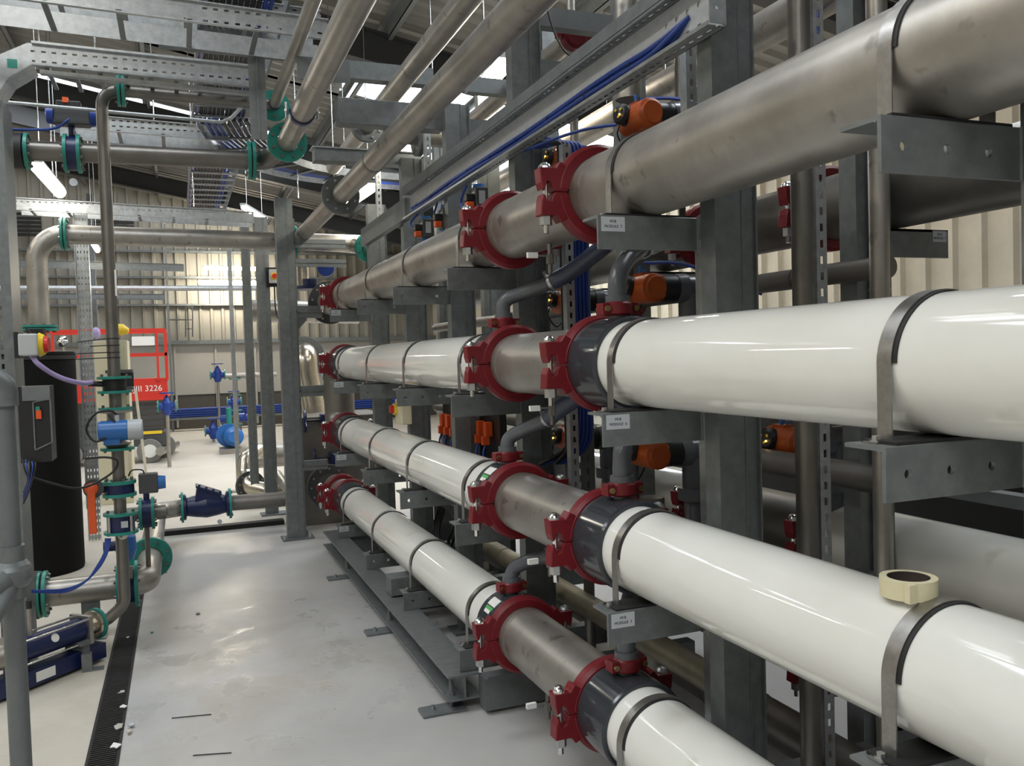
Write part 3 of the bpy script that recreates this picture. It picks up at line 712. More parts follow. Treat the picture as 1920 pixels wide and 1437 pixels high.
# ---- slotted struts and small ties
for i, (x, y, z0, z1, lab) in enumerate(((1.655, 2.50, 2.24, 3.02, 'short slotted strut above the top steel pipe beside the big column'), (1.66, 2.44, .0, 2.0, 'slotted strut behind the hoses beside the big column'), (1.86, 2.12, .1, 3.7, 'tall slotted strut between the two upright steel pipes'), (1.62, 3.42, .9, 2.55, 'tall slotted strut beside the blue cable drop'), (1.512, 6.62, 2.60, 3.62, 'white slotted hanger strut above the last column'), (1.508, 5.2, 2.6, 3.6, 'slotted strut behind the blue valves'))):
    t = thing('slotted_strut', lab, 'strut', (x, y, z0)); b = MB()
    b.box(x - .020, x + .020, y - .020, y - .0175, z0, z1); b.box(x - .020, x - .0175, y - .0175, y + .02, z0, z1)
    part('channel', b, 'strut_zx', t)

# ---- cable tray with the blue cables along the top of the rack
t = thing('cable_tray', 'galvanised slotted cable tray with blue cables fixed along the rack above the top pipe', 'tray', (1.43, 2.05, 2.55))
b = MB(); b.box(1.483, 1.486, 2.05, 5.55, 2.55, 2.715); part('tray_bed', b, 'galv_lit', t)
b = MB(); b.box(1.425, 1.486, 2.05, 5.55, 2.55, 2.5525); b.box(1.425, 1.428, 2.05, 5.55, 2.5525, 2.562); part('lower_flange', b, perf('perf_tray_low', 'galv_bright', 1, 0, .045, .028, (.03,), .010), t)
b = MB(); b.box(1.425, 1.486, 2.05, 5.55, 2.7125, 2.715); b.box(1.425, 1.428, 2.05, 5.55, 2.703, 2.762); part('upper_flange', b, perf('perf_tray_up', 'galv', 1, 0, .045, .028, (.03,), .010), t)
b = MB(); b.plate_holes(1.43, 1.486, 2.556, 2.71, 2.046, 2.05, [(1.455, 2.60)], .006); part('end_plate', b, 'galv_bright', t)
b = MB(); b.box(1.4795, 1.4825, 2.052, 2.36, 2.556, 2.710); part('lit_end_plate', b, perf('perf_lit_end', 'galv_lit', 1, 2, .060, .016, (.045, .11), .014), t)  # brightly lit near end of the bed, its light held in the white colour
random.seed(3)
for i in range(6):
    ox = 1.435 + .013 * (i % 3); oz = 2.575 + .017 * (i // 3) + .004 * (i % 2); pts = []
    for k in range(15):
        y = 2.36 + k * (5.35 - 2.36) / 14; pts.append((ox + .003 * math.sin(k * 1.3 + i), y, oz + .004 * math.sin(k * .9 + i * 2)))
    pts = [(1.478, 2.22, 2.64)] + pts; b = MB(); b.tube(curve_pts(pts, 4), .0085, 10)
    single('blue_cable', b, 'blue_cable', 'blue cable in the slotted tray over the top pipe, %s of its %s layer' % (ORD[i % 3], ('lower', 'upper')[i // 3]), 'cable', 'blue cables in the rack tray')
for i in range(9):
    y = 2.5 + i * .34; b = MB(); b.tube([(1.452 + .026 * math.cos(a), y, 2.585 + .022 * math.sin(a)) for a in [math.pi * 2 * j / 14 for j in range(14)]], .0022, 6, False, closed=True)
    single('cable_tie', b, 'black', 'black cable tie on the blue tray cables, %s from the near end' % ORD[i], 'cable tie', 'black ties on the tray cables')
b = MB(); b.box(1.445, 1.49, 5.56, 7.02, 2.56, 2.70); single('galvanised_rail', b, 'galv_dull', 'plain grey steel rail continuing the line of the cable tray to the last column', 'rail')

# ---- vertical drop of blue and black cables beside the rack column
for i in range(11):
    y = 3.52 - .0 ; x = 1.655 + .019 * (i % 6); yy = 3.50 + .019 * (i // 6)
    blue = i % 6 in (2, 3, 4, 5)
    pts = [(x - .12, yy + .16, 2.60), (x - .05, yy + .03, 2.59), (x, yy, 2.50), (x, yy, 1.9), (x + .004, yy, 1.35), (x - .02, yy + .01, 1.20), (x - .07 - .012 * i, yy + .04, 1.13)]
    b = MB(); b.tube(curve_pts(pts, 6), .009, 10)
    single('drop_cable', b, 'blue_cable' if blue else 'black_cable', ('blue' if blue else 'black') + ' cable in the upright drop between the orange actuators, %s in the %s rank' % (ORD[i % 6], ('near', 'rear')[i // 6]), 'cable', ('blue' if blue else 'black') + ' cables of the upright drop')
b = MB(); b.box(1.64, 1.79, 3.545, 3.549, .9, 2.58); single('cable_backing', b, perf('perf_back', 'galv', 2, 0, .06, .03, (.0, .04), .012), 'slotted steel backing sheet behind the upright cable drop', 'tray')
for i, (p0, p1, p2) in enumerate((((1.47, 3.9, 2.60), (1.62, 3.75, 2.66), (1.8, 3.55, 2.58)), ((1.5, 3.6, 2.56), (1.7, 3.3, 2.60), (1.98, 2.95, 2.56)), ((1.48, 4.35, 2.56), (1.46, 4.42, 2.47), (1.47, 4.36, 2.41)), ((1.48, 5.30, 2.57), (1.43, 5.36, 2.50), (1.44, 5.28, 2.44)), ((1.48, 4.9, 2.57), (1.46, 4.92, 2.49), (1.48, 4.85, 2.47)), ((1.82, 3.1, 2.0), (1.9, 2.9, 1.97), (2.1, 2.7, 1.84)), ((1.85, 3.1, 2.68), (1.9, 2.9, 2.62), (2.0, 2.75, 2.52)))):
    b = MB(); b.tube(curve_pts([p0, p1, p2], 8), .007, 8); single('branch_cable', b, 'blue_cable', 'thin blue cable branching off to the valves, %s along from the far end' % ORD[6 - i], 'cable', 'blue branch cables')

# ---- grey and blue quarter-turn actuators over the far part of the top pipe
def make_gact():
    t = thing('valve_actuator', 'c', 'actuator', (0, 0, 0)); t['_org'] = (0, 0, 0)
    b = MB(); b.box(-.035, .035, -.04, .07, 0, .12); part('housing', b, 'lift_grey', t, bevel=.006)
    b = MB(); b.lathe((0, .015, .12), (0, 0, 1), [(0, 0), (0, .034), (.022, .030), (.022, 0)], 24); b.lathe((0, .015, -.018), (0, 0, 1), [(0, 0), (0, .034), (.018, .036), (.018, 0)], 24); part('end_cap', b, 'blue_bright', t)
    b = MB(); b.box(-.02, .015, -.0425, -.0405, .03, .10); b.box(-.036, -.0355, -.02, .03, .04, .1); part('sticker', b, 'plate', t)
    b = MB(); b.box(-.085, -.04, -.03, .02, .045, .085); q = part('limit_switch', b, 'black', t, bevel=.005)
    b = MB(); b.box(-.082, -.042, -.028, .018, .008, .043); part('switch_window', b, 'orange_red', q, bevel=.004)
    b = MB(); b.cyl((0, .015, -.09), (0, .015, -.018), .014, 14); part('stem', b, 'black', t)
    return t
for i, (x, y, z) in enumerate(((1.53, 4.30, 2.405), (1.52, 4.86, 2.39), (1.51, 5.27, 2.39))):
    place('gact', make_gact, (x, y, z), 'grey and blue actuator with orange switch over the top pipe, %s past the coupling' % ORD[i], 'actuator', 'grey and blue actuators')

# ---- drain cocks under the steel spools
def make_cock():
    t = thing('drain_cock', 'c', 'valve', (0, 0, 0)); t['_org'] = (0, 0, 0)
    b = MB(); b.cyl((0, 0, -.11), (0, 0, 0), .009, 14); b.tube_flat((0, 0, -.075), (0, 0, -.04), .015, 6); part('valve_body', b, 'steel_dark', t)
    b = MB(); b.box(-.055, .0, -.006, .006, -.048, -.042); q = part('lever', b, 'zinc', t)
    b = MB(); b.box(-.092, -.052, -.008, .008, -.054, -.034); part('tag', b, 'paper', q)
    return t
for i, (y, z, k) in enumerate(((2.92, 2.046, 'top'), (2.94, 1.475, 'upper white'), (3.0, .882, 'middle white'), (3.06, .296, 'lowest white'))):
    place('cock', make_cock, (1.31, y, z), 'small drain cock with a white tagged lever under the spool of the %s tier' % k, 'valve', 'drain cocks')

# ---- control gear deeper in the rack
t = thing('solenoid_panel', 'black panel carrying a row of orange plugs with blue tails behind the vessels', 'panel', (1.62, 4.9, 1.05))
b = MB(); b.box(1.66, 1.70, 4.45, 5.55, .93, 1.36); part('back_panel', b, 'black', t)
b = MB(); b.box(1.56, 1.66, 4.5, 5.5, .93, .95); part('shelf', b, 'galv_dull', t)
for i in range(8):
    y = 4.56 + i * .125; b = MB(); b.box(1.615, 1.655, y, y + .05, 1.17, 1.25); b.box(1.60, 1.64, y + .012, y + .04, 1.12, 1.17); q = part('orange_plug', b, 'orange_red', t)
    b = MB(); b.tube(curve_pts([(1.62, y + .025, 1.12), (1.60, y + .01, 1.06), (1.63, y - .03, .97)], 5), .007, 8); part('blue_tail', b, 'blue_cable', q)
t = thing('isolator_switch', 'cream isolator box with a yellow and red knob on a rack column', 'switch', (1.45, 5.83, 1.17))
b = MB(); b.box(1.42, 1.49, 5.73, 5.93, 1.17, 1.34); part('box', b, 'cream', t, bevel=.006)
b = MB(); b.lathe((1.42, 5.90, 1.27), (-1, 0, 0), [(0, 0), (0, .045), (.02, .04), (.02, 0)], 20); q = part('bezel', b, 'yellow', t)
b = MB(); b.lathe((1.40, 5.90, 1.27), (-1, 0, 0), [(0, 0), (0, .03), (.025, .026), (.025, 0)], 20); part('knob', b, 'signal_red', q)
b = MB(); b.box(1.9, 2.3, 5.9, 6.7, .11, .85); single('electrical_cabinet', b, 'black', 'black floor standing cabinet deep inside the rack behind the vessels', 'cabinet')
for i in range(4):
    b = MB(); c = Vector((1.66, 5.45 + .06 * i, .46)); b.tube([c + Vector((.02 * math.sin(a * 3), (.26 - .02 * i) * math.cos(a), (.19 - .01 * i) * math.sin(a))) for a in [math.pi * 2 * k / 28 for k in range(28)]], .011, 8, False, closed=True)
    single('cable_coil', b, 'black_cable', 'coiled black cable hanging inside the rack above the skid, %s loop' % ORD[i], 'cable', 'black cable coils')

# ---- masking tape on the middle white vessel
t = thing('masking_tape', 'roll of cream masking tape lying on top of the middle white vessel', 'tape', (1.335, 1.283, 1.139))
c = (1.328, 1.272, 1.1385)
b = MB(); b.lathe(c, (0, 0, 1), [(0, .040), (0, .0535), (.037, .0535), (.037, .040)], 48); b.box(c[0] - .048, c[0] - .030, c[1] - .049, c[1] - .036, c[2], c[2] + .036); part('tape_roll', b, 'tape', t)
b = MB(); b.lathe(c, (0, 0, 1), [(.001, .0385), (.001, .040), (.0365, .040), (.0365, .0385), (.001, .0385)], 48); part('cardboard_core', b, 'tape_core', t)

# hanging sensor leads near the overhead beams
for i, pts in enumerate(([(1022, 0), (1032, 40), (1048, 80), (1070, 105), (1110, 112)], [(1070, 105), (1063, 118), (1060, 135)], [(1185, 65), (1168, 75), (1158, 88)])):
    b = MB(); b.tube(curve_pts([at(x, y, Y=3.3) for x, y in pts], 6), .004, 8); single('sensor_lead', b, 'black_cable', 'thin black sensor lead hanging over the blue cable tray, %s one' % ORD[i], 'cable', 'sensor leads')
for i, (x, y) in enumerate(((1060, 146), (1155, 98))):
    c_ = at(x, y, Y=3.3); t = thing('sensor_plug', 'black angled sensor plug with a yellow sleeve above the cable tray, %s one' % ('lower', 'upper')[i], 'plug', tuple(c_), 'sensor plugs')
    b = MB(); b.box(c_.x - .02, c_.x + .02, c_.y - .015, c_.y + .015, c_.z - .025, c_.z + .015); part('plug_body', b, 'black', t, bevel=.004)
    b = MB(); b.cyl(c_ + Vector((0, 0, .015)), c_ + Vector((.004, 0, .045)), .006, 10); part('yellow_sleeve', b, 'yellow', t)
b = MB(); b.tube(curve_pts([at(1555, -5, Y=2.9), at(1540, 15, Y=2.9), at(1535, 35, Y=2.9), at(1536, 62, Y=2.9)], 6), .012, 12); single('blue_hose', b, 'blue', 'short blue hose over the slotted rail behind the top steel pipe', 'hose')
b = MB(); b.box(2.06, 2.066, 2.2, 6.5, 2.55, 2.62); b.box(2.02, 2.066, 2.2, 6.5, 2.62, 2.624); single('slotted_rail', b, perf('perf_rail', 'galv', 1, 2, .10, .018, (.035,), .018), 'slotted galvanised rail running behind the top steel pipe', 'rail')

b = MB(); b.box(3.3, 3.9, 1.2, 6.0, 0, 1.22); single('darkening_block', b, 'black', 'long low black block added to darken the gap beyond the rack before the side wall', 'cabinet')  # made-up block standing in for the darkness past the rack
b = MB(); b.box(2.56, 2.62, .2, 2.28, 1.075, 1.12); single('side_rail', b, 'galv_dull', 'grey rail above the middle vessel on the wall side', 'rail')
# ================================================================ flanges, helpers for process pipework
def flange_pair(t, c, ax, r, th=.018, gap=.008, bolts=8, m='teal', pipe_r=None, name='flange'):
    """two bolted flanges with a dark gasket, centred at c along ax"""
    c = Vector(c); ax = Vector(ax).normalized(); pr = pipe_r or r * .5
    for s in (-1, 1):
        o = c + ax * s * (gap / 2) ; b = MB()
        b.lathe(o, ax * s, [(0, pr), (0, r), (.002, r + .001), (th - .002, r + .001), (th, r - .001), (th, pr)], 40)
        q = part(name, b, m, t)
        for i in range(bolts):
            b = MB()
            u = ax.orthogonal().normalized(); w = ax.cross(u); a = 2 * math.pi * (i + .5) / bolts
            p = o + (u * math.cos(a) + w * math.sin(a)) * (pr + r) * .52; b.tube_flat(p + ax * s * th, p + ax * s * (th + .012), .010 if r > .09 else .008, 6)
            part('bolt', b, 'zinc' if m != 'teal' else 'steel_dark', q)
    b = MB(); b.lathe(c - ax * gap / 2, ax, [(0, pr), (0, r * .88), (gap, r * .88), (gap, pr)], 32); part('gasket', b, 'rubber', t)
def flange1(t, c, ax, r, th=.018, bolts=8, m='teal', pr=None, bside=1):
    c = Vector(c); ax = Vector(ax).normalized(); pr = pr or r * .5; b = MB()
    b.lathe(c, ax, [(0, pr), (0, r), (th, r), (th, pr)], 40); q = part('flange', b, m, t)
    for i in range(bolts):
        b = MB()
        u = ax.orthogonal().normalized(); w = ax.cross(u); a = 2 * math.pi * (i + .5) / bolts
        p = c + ax * (th if bside > 0 else 0) + (u * math.cos(a) + w * math.sin(a)) * (pr + r) * .52; b.tube_flat(p, p + ax * bside * .013, .010 if r > .09 else .008, 6)
        part('bolt', b, 'zinc' if m != 'teal' else 'steel_dark', q)
    return q
def run(name, label, path, r, m, loc=None, cat='pipe', welds=()):
    t = thing(name, label, cat, loc or tuple(path[0])); b = MB(); b.tube(path, r, 28)
    part('pipe_run', b, m, t)
    return t
# ================================================================ overhead process pipes
D0z, D1z = 3.165, 2.945
t = run('overhead_pipe', 'thin steel pipe running overhead toward the camera from a small teal flange', [(.595, 5.30, D0z), (.595, .5, D0z)], .032, 'steel', (.595, 3, D0z))
flange1(t, (.595, 5.305, D0z), (0, -1, 0), .092, .016, 4, pr=.034)
b = MB(); b.lathe((.595, 5.24, D0z), (0, 1, 0), [(0, .033), (0, .036), (.02, .036), (.02, .033)], 24); part('blue_band', b, 'navy', t)
t = run('overhead_pipe', 'steel pipe running overhead toward the camera from the larger teal flange', [(.66, 5.27, D1z), (.66, .5, D1z)], .059, 'steel', (.66, 3, D1z))
flange1(t, (.66, 5.275, D1z), (0, -1, 0), .118, .018, 8, pr=.061)
t = thing('pipe_clamp', 'navy half round clamp under the overhead steel pipe, bolted at both ears', 'clamp', (.66, 4.62, D1z - .07))
b = MB(); q = [math.radians(170 + 200 * i / 24) for i in range(25)]
b.add([(.66 + rr * math.cos(a), y, D1z + rr * math.sin(a)) for rr, y in ((.060, 4.60), (.067, 4.60), (.067, 4.64), (.060, 4.64)) for a in q], [(j * 25 + i, j * 25 + i + 1, ((j + 1) % 4) * 25 + i + 1, ((j + 1) % 4) * 25 + i) for j in range(4) for i in range(24)]); part('half_ring', b, 'navy', t)
for s in (-1, 1):
    b = MB(); b.cyl((.66 + s * .082, 4.62, D1z - .03), (.66 + s * .082, 4.62, D1z + .05), .006, 10); b.tube_flat((.66 + s * .082, 4.62, D1z), (.66 + s * .082, 4.62, D1z + .012), .012, 6); part('bolt', b, 'zinc', t)
t = run('overhead_pipe', 'steel pipe running overhead above the grey box beam and bracket', [(1.27, 7.2, 3.235), (1.27, .4, 3.235)], .058, 'steel', (1.27, 4, 3.235))
flange_pair(t, (1.27, 5.0 + .85, 3.235), (0, 1, 0), .11, .016, .006, 8, 'galv_dull', .06)
t = run('overhead_pipe', 'longest steel pipe running overhead, lowest of the four beside the rack', bend([(1.12, 8.35, 2.80), (1.12, .4, 2.80)], .1), .066, 'steel', (1.12, 4, 2.80))
flange_pair(t, (1.12, 6.1, 2.80), (0, 1, 0), .135, .016, .005, 8, 'galv_dull', .068)
b = MB(); b.lathe((1.12, 5.0, 2.80), (0, 1, 0), [(-.02, .066), (-.02, .069), (.02, .069), (.02, .066)], 28); part('sleeve', b, 'steel_dark', t)
# supports
t = thing('support_beam', 'galvanised box beam end carrying an overhead pipe beside the rack', 'beam', (1.07, 4.85, 2.95))
b = MB(); b.box(.885, 1.50, 4.80, 4.90, 2.955, 3.10); part('box_beam', b, 'galv', t, bevel=.004)
t = thing('support_beam', 'long pale galvanised beam crossing high above the far end of the rack', 'beam', (1.3, 5.9, 2.99))
b = MB(); b.box(.915, 1.66, 5.88, 6.0, 2.99, 3.075); part('channel', b, 'galv', t)
b = MB(); b.box(.90, 1.66, 5.87, 6.01, 3.075, 3.083); part('top_flange', b, 'galv_bright', t)
b = MB(); b.box(.80, 1.49, 4.95, 5.03, 3.26, 3.36); single('support_beam', b, 'galv', 'galvanised beam above the slotted strut hanger near the teal flanges', 'beam')
t = thing('steel_hanger', 'galvanised hanger dropping from a cross channel behind the small teal flange', 'hanger', (.43, 4.7, 2.78))
b = MB(); b.box(-.03, .90, 4.66, 4.70, 3.235, 3.285); part('cross_channel', b, 'galv_dull', t)
b = MB(); b.box(.40, .485, 4.66, 4.665, 2.80, 3.235); b.box(.438, .447, 4.655, 4.66, 2.80, 3.235); part('drop_plate', b, 'galv', t)
b = MB(); b.box(.60, .86, 4.30, 4.31, 3.02, 3.13); b.box(.60, .86, 4.31, 4.37, 3.12, 3.13); single('angle_plate', b, 'galv_dull', 'grey angle plate across the two overhead pipes beside the aisle', 'bracket')
t = thing('large_elbow_pipe', 'pale steel pipe with a big bolted grey flange crossing behind the overhead pipes', 'pipe', (1.9, 5.6, 3.05))
b = MB(); b.tube([(1.35, 5.62, 3.155), (2.6, 5.62, 3.12)], .082, 30); part('pipe_run', b, 'steel', t)
b = MB(); b.lathe((1.36, 5.62, 3.155), (1, 0, -.02), [(0, .06), (.16, .082)], 30); part('reducer', b, 'steel_polished', t)
flange_pair(t, (1.575, 5.62, 3.15), (1, 0, -.02), .155, .016, .006, 8, 'galv_dull', .083)

# P1: horizontal pipe crossing the aisle overhead with a teal-flanged damper valve
P1Y, P1Z = 5.6, 2.885
t = run('aisle_pipe', 'steel pipe crossing the aisle with teal flanges and an elbow to the overhead pipe', bend([(-1.5, P1Y, P1Z), (.56, P1Y, P1Z + .015), (.655, 5.33, D1z), (.66, 5.27, D1z)], .09, 8), .056, 'steel_dark', (-.4, P1Y, P1Z))
flange_pair(t, (.475, P1Y, P1Z + .014), (1, 0, 0), .118, .020, .008, 8, pipe_r=.058)
flange1(t, (-.77, P1Y, P1Z), (1, 0, 0), .105, .018, 8, pr=.058); 
b = MB(); b.lathe((-.80, P1Y, P1Z), (1, 0, 0), [(-.05, .056), (-.05, .10), (.02, .10), (.02, .056)], 32); part('rubber_joint', b, 'rubber', t)
def bfly(name, label, c, ax, r, act_dir, act=True, cat='valve'):
    t = thing(name, label, cat, tuple(c)); c = Vector(c); ax = Vector(ax).normalized(); ad = Vector(act_dir).normalized()
    for s in (-1, 1): flange1(t, c + ax * s * .026, ax * s, r, .018, 8, pr=r * .52)
    b = MB(); b.lathe(c - ax * .026, ax, [(0, .02), (0, r * .88), (.052, r * .88), (.052, .02)], 30); b.cyl(c, c + ad * (r + .05), .018, 14); part('valve_body', b, 'navy', t)
    return t
t = bfly('butterfly_valve', 'navy butterfly valve with blue capped actuator on top, between teal flanges on the aisle pipe', (-.527, P1Y, P1Z), (1, 0, 0), .112, (0, 0, 1))
b = MB(); b.box(-.615, -.425, P1Y - .05, P1Y + .04, P1Z + .16, P1Z + .265); part('actuator_housing', b, 'lift_grey', t, bevel=.006)
for s in (-1, 1):
    b = MB(); b.lathe((-.52 + s * .095, P1Y - .005, P1Z + .215), (s, 0, 0), [(0, 0), (0, .056), (.035, .050), (.042, .035), (.042, 0)], 24); part('end_cap', b, 'blue', t)
b = MB(); b.box(-.60, -.47, P1Y - .03, P1Y + .02, P1Z + .265, P1Z + .30); q = part('switch_box', b, 'black', t, bevel=.006)
b = MB(); b.box(-.565, -.535, P1Y - .04, P1Y + .0, P1Z + .285, P1Z + .315); part('indicator', b, 'orange_red', q)
b = MB(); b.tube(curve_pts([(-.52, P1Y - .04, P1Z + .2), (-.60, P1Y - .06, P1Z + .13), (-.72, P1Y - .06, P1Z + .11), (-.86, P1Y, P1Z + .12)], 6), .008, 8); part('cable', b, 'blue_cable', t)
b = MB(); b.tube([(-1.2, 5.5, 3.14), (.30, 5.5, 3.10), (.36, 5.5, 3.13), (.44, 5.5, 3.22)], .011, 10); single('conduit', b, 'galv_bright', 'thin bright conduit crossing behind the tall thin riser pipe', 'conduit')

# tall thin riser with flanges, flow meter and valves
RX, RY = -.335, 5.2
def rz(py): return at(208, py, Y=RY).z
t = run('riser_pipe', 'tall thin steel riser pipe with an elbow at the top beside the black tank', bend([(-.49, RY + .02, .205), (-.43, RY, .22), (RX, RY, .30), (RX, RY, 3.155), (.585, RY + .08, 3.165)], [.12, .12, .09, .09], 8), .032, 'steel_dark', (RX, RY, 0))
flange_pair(t, (-.235, RY + .005, 3.157), (1, 0, 0), .085, .017, .006, 4, pipe_r=.034)
b = MB(); b.box(RX + .026, RX + .036, RY - .034, RY - .022, rz(556), rz(507)); part('paper_label', b, 'paper', t)
for i, (py, L_) in enumerate(((635, .15), (648, .09), (661, .17), (671, .16))):
    b = MB(); z = rz(py); b.tube([(RX + .034 * math.cos(a), RY + .034 * math.sin(a), z) for a in [math.pi * 2 * k / 16 for k in range(16)]], .003, 6, False, closed=True)
    b.tube([(RX - .02, RY - .034, z), (RX - .02 - L_, RY - .06, z - (.018 if i == 0 else .004))], .0028, 6)
    single('cable_tie', b, 'black', 'long black cable tie round the thin riser pipe, %s from its top' % ORD[i], 'cable tie', 'black ties round the riser')
def fz(zc, up, r=.088): flange1(RT_, (RX, RY, zc), (0, 0, up), r, .014, 4, pr=.034)
RT_ = thing('riser_fitting', 'navy sampling valve between teal flanges high on the thin riser', 'valve', (RX, RY, rz(740)))
fz(rz(711) - .0, 1); fz(rz(733), -1)
b = MB(); b.cyl((RX, RY, rz(733)), (RX, RY, rz(711)), .062, 24); b.cyl((RX - .06, RY - .01, rz(720)), (RX - .13, RY - .02, rz(718)), .015, 12); part('valve_body', b, 'black', RT_)
b = MB(); b.tube_flat((RX - .13, RY - .02, rz(718)), (RX - .17, RY - .03, rz(717)), .014, 6); part('hose_nut', b, 'zinc', RT_)
RT_ = thing('flow_meter', 'blue and white flow meter head between teal flanges on the thin riser', 'flow meter', (RX, RY, rz(845)))
fz(rz(769), 1); fz(rz(840), -1)
b = MB(); b.lathe((RX, RY, rz(840)), (0, 0, 1), [(0, .05), (.02, .07), (.03, .07), (.05, .048), (rz(769) - rz(840) - .02, .048), (rz(769) - rz(840) - .015, .085), (rz(769) - rz(840), .085)], 30); part('meter_body', b, 'steel', RT_)
zc = rz(806); b = MB(); b.lathe((RX - .085, RY - .09, zc), (1, 0, 0), [(0, .03), (0, .052), (.005, .056), (.145, .056), (.145, .03)], 30); b.cyl((RX, RY - .09, zc), (RX, RY - .02, zc), .03, 16); b.box(RX - .06, RX + .02, RY - .12, RY - .06, zc - .075, zc - .04); q = part('meter_head', b, 'blue_bright', RT_)
b = MB(); b.lathe((RX + .062, RY - .09, zc), (1, 0, 0), [(0, .03), (0, .058), (.07, .056), (.075, .05), (.075, 0)], 30); part('display_cap', b, 'plate', q)
b = MB(); b.cyl((RX + .01, RY - .1, zc + .05), (RX + .01, RY - .1, zc + .085), .012, 12); part('cable_gland', b, 'plate', q)
b = MB(); b.tube(curve_pts([(RX + .01, RY - .1, zc + .085), (RX - .02, RY - .11, zc + .11), (RX - .09, RY - .12, zc + .10), (RX - .14, RY - .12, zc + .02), (RX - .10, RY - .13, zc - .05), (RX - .03, RY - .13, zc - .02), (RX + .0, RY - .12, zc + .04), (RX - .03, RY - .11, zc + .09)], 6), .006, 8); part('cable_loop', b, 'black_cable', RT_)
b = MB(); b.tube(curve_pts([at(160, 860, Y=5.1), at(200, 858, Y=5.08), at(220, 865, Y=5.08), at(212, 885, Y=5.08), at(175, 908, Y=5.05), at(140, 916, Y=5.0), at(90, 905, Y=4.9), at(55, 893, Y=4.8)], 6), .006, 8); single('loose_cable', b, 'black_cable', 'black cable drooping across the tank from the thin riser', 'cable')
RT_ = bfly('butterfly_valve', 'navy butterfly valve with a round gauge plate and orange lever on the riser', (RX, RY, rz(917)), (0, 0, 1), .088, (-1, -.2, 0))
b = MB(); b.lathe((RX - .125, RY - .05, rz(912)), (0, -1, 0), [(0, 0), (0, .052), (.006, .052), (.006, 0)], 28); part('notch_plate', b, 'lift_grey', RT_)
b = MB(); b.box(RX - .155, RX - .115, RY - .075, RY - .057, rz(912) - .245, rz(912) + .02); b.dome((RX - .135, RY - .057, rz(912)), (0, -1, 0), .035, .02, 18); part('lever', b, 'orange_red', RT_, bevel=.006)
b = MB(); b.box(RX + .10, RX + .20, RY - .03, RY + .05, rz(930), rz(893)); q = part('actuator_housing', b, 'lift_grey', RT_, bevel=.005)
b = MB(); b.lathe((RX + .20, RY + .01, rz(912)), (1, 0, 0), [(0, 0), (0, .04), (.04, .036), (.04, 0)], 20); part('blue_cap', b, 'blue_bright', q)
b = MB(); b.tube(curve_pts([(RX + .13, RY, rz(893)), (RX + .12, RY - .02, rz(885)), (RX + .07, RY - .03, rz(884)), (RX + .05, RY - .01, rz(895))], 5), .004, 8); part('cable', b, 'black_cable', q)
RT_ = thing('check_valve', 'navy valve body with a small plate between teal flanges low on the riser', 'valve', (RX, RY, rz(1005)))
fz(rz(967), 1, .09); fz(rz(997), -1, .09)
b = MB(); b.cyl((RX, RY, rz(997)), (RX, RY, rz(967)), .072, 26); part('valve_body', b, 'navy', RT_)
for a in range(4):
    b = MB(); an = math.radians(45 + 90 * a); b.cyl((RX + .078 * math.cos(an), RY + .078 * math.sin(an), rz(997)), (RX + .078 * math.cos(an), RY + .078 * math.sin(an), rz(967)), .008, 10); part('tie_bolt', b, 'zinc', RT_)
b = MB(); b.box(RX + .005, RX + .04, RY - .075, RY - .073, rz(988), rz(976)); part('rating_plate', b, 'plate', RT_)
b = MB(); b.lathe((RX + .01, RY - .045, rz(1002)), (0, -1, .1), [(0, 0), (0, .028), (.003, .028), (.003, 0)], 24); single('round_tag', b, 'paper', 'round white tag hanging on the riser below the navy valve', 'tag')
t = bfly('butterfly_valve', 'navy wafer valve with teal flanges standing upright behind the riser', (-.22, 5.75, at(253, 965, Y=5.75).z), (1, 0, 0), .10, (0, 0, 1))
zv = at(253, 965, Y=5.75).z; b = MB(); b.cyl((-.19, 5.75, zv), (-.11, 5.75, zv), .045, 20); b.cyl((-.25, 5.75, zv), (-.37, 5.75, zv), .045, 20); b.lathe((-.37, 5.75, zv), (-1, 0, 0), [(0, .045), (0, .075), (.016, .075), (.016, 0)], 24); b.cyl((-.225, 5.75, .375), (-.225, 5.75, zv - .08), .015, 10); part('pipe_stub', b, 'steel_dark', t)
t = thing('blue_valve_motor', 'bright blue valve motor behind the riser above the floor pipe', 'valve', (-.27, 5.45, .55))
c = at(236, 1022, Y=5.5); b = MB(); b.lathe(c, (0, 0, 1), [(-.09, 0), (-.09, .04), (-.03, .06), (.05, .055), (.08, .03), (.08, 0)], 24); part('motor_body', b, 'blue_bright', t)
b = MB(); b.cyl(c + Vector((-.12, 0, .0)), c + Vector((-.04, 0, .0)), .03, 16); part('side_boss', b, 'navy', t)
b = MB(); b.cyl(c + Vector((0, 0, -.25)), c + Vector((0, 0, -.08)), .014, 12); b.box(c.x - .03, c.x + .03, c.y - .02, c.y + .02, c.z - .2, c.z - .13); part('stem', b, 'steel_dark', t)
for i in range(4):
    b = MB(); b.tube(curve_pts([at(198 + 3 * i, 1010, Y=5.15), at(196 + 2 * i, 1035, Y=5.12), at(180 + 2 * i, 1065, Y=5.1), at(160 - 2 * i, 1090 + 2 * i, Y=5.1), at(120, 1105 + 2 * i, Y=5.1), at(60, 1108 + i, Y=5.0)], 6), .0045, 8)
    single('blue_cable', b, 'blue_cable', 'blue cable draped from the blue motor toward the tank foot, %s of four' % ORD[i], 'cable', 'blue cables by the riser foot')

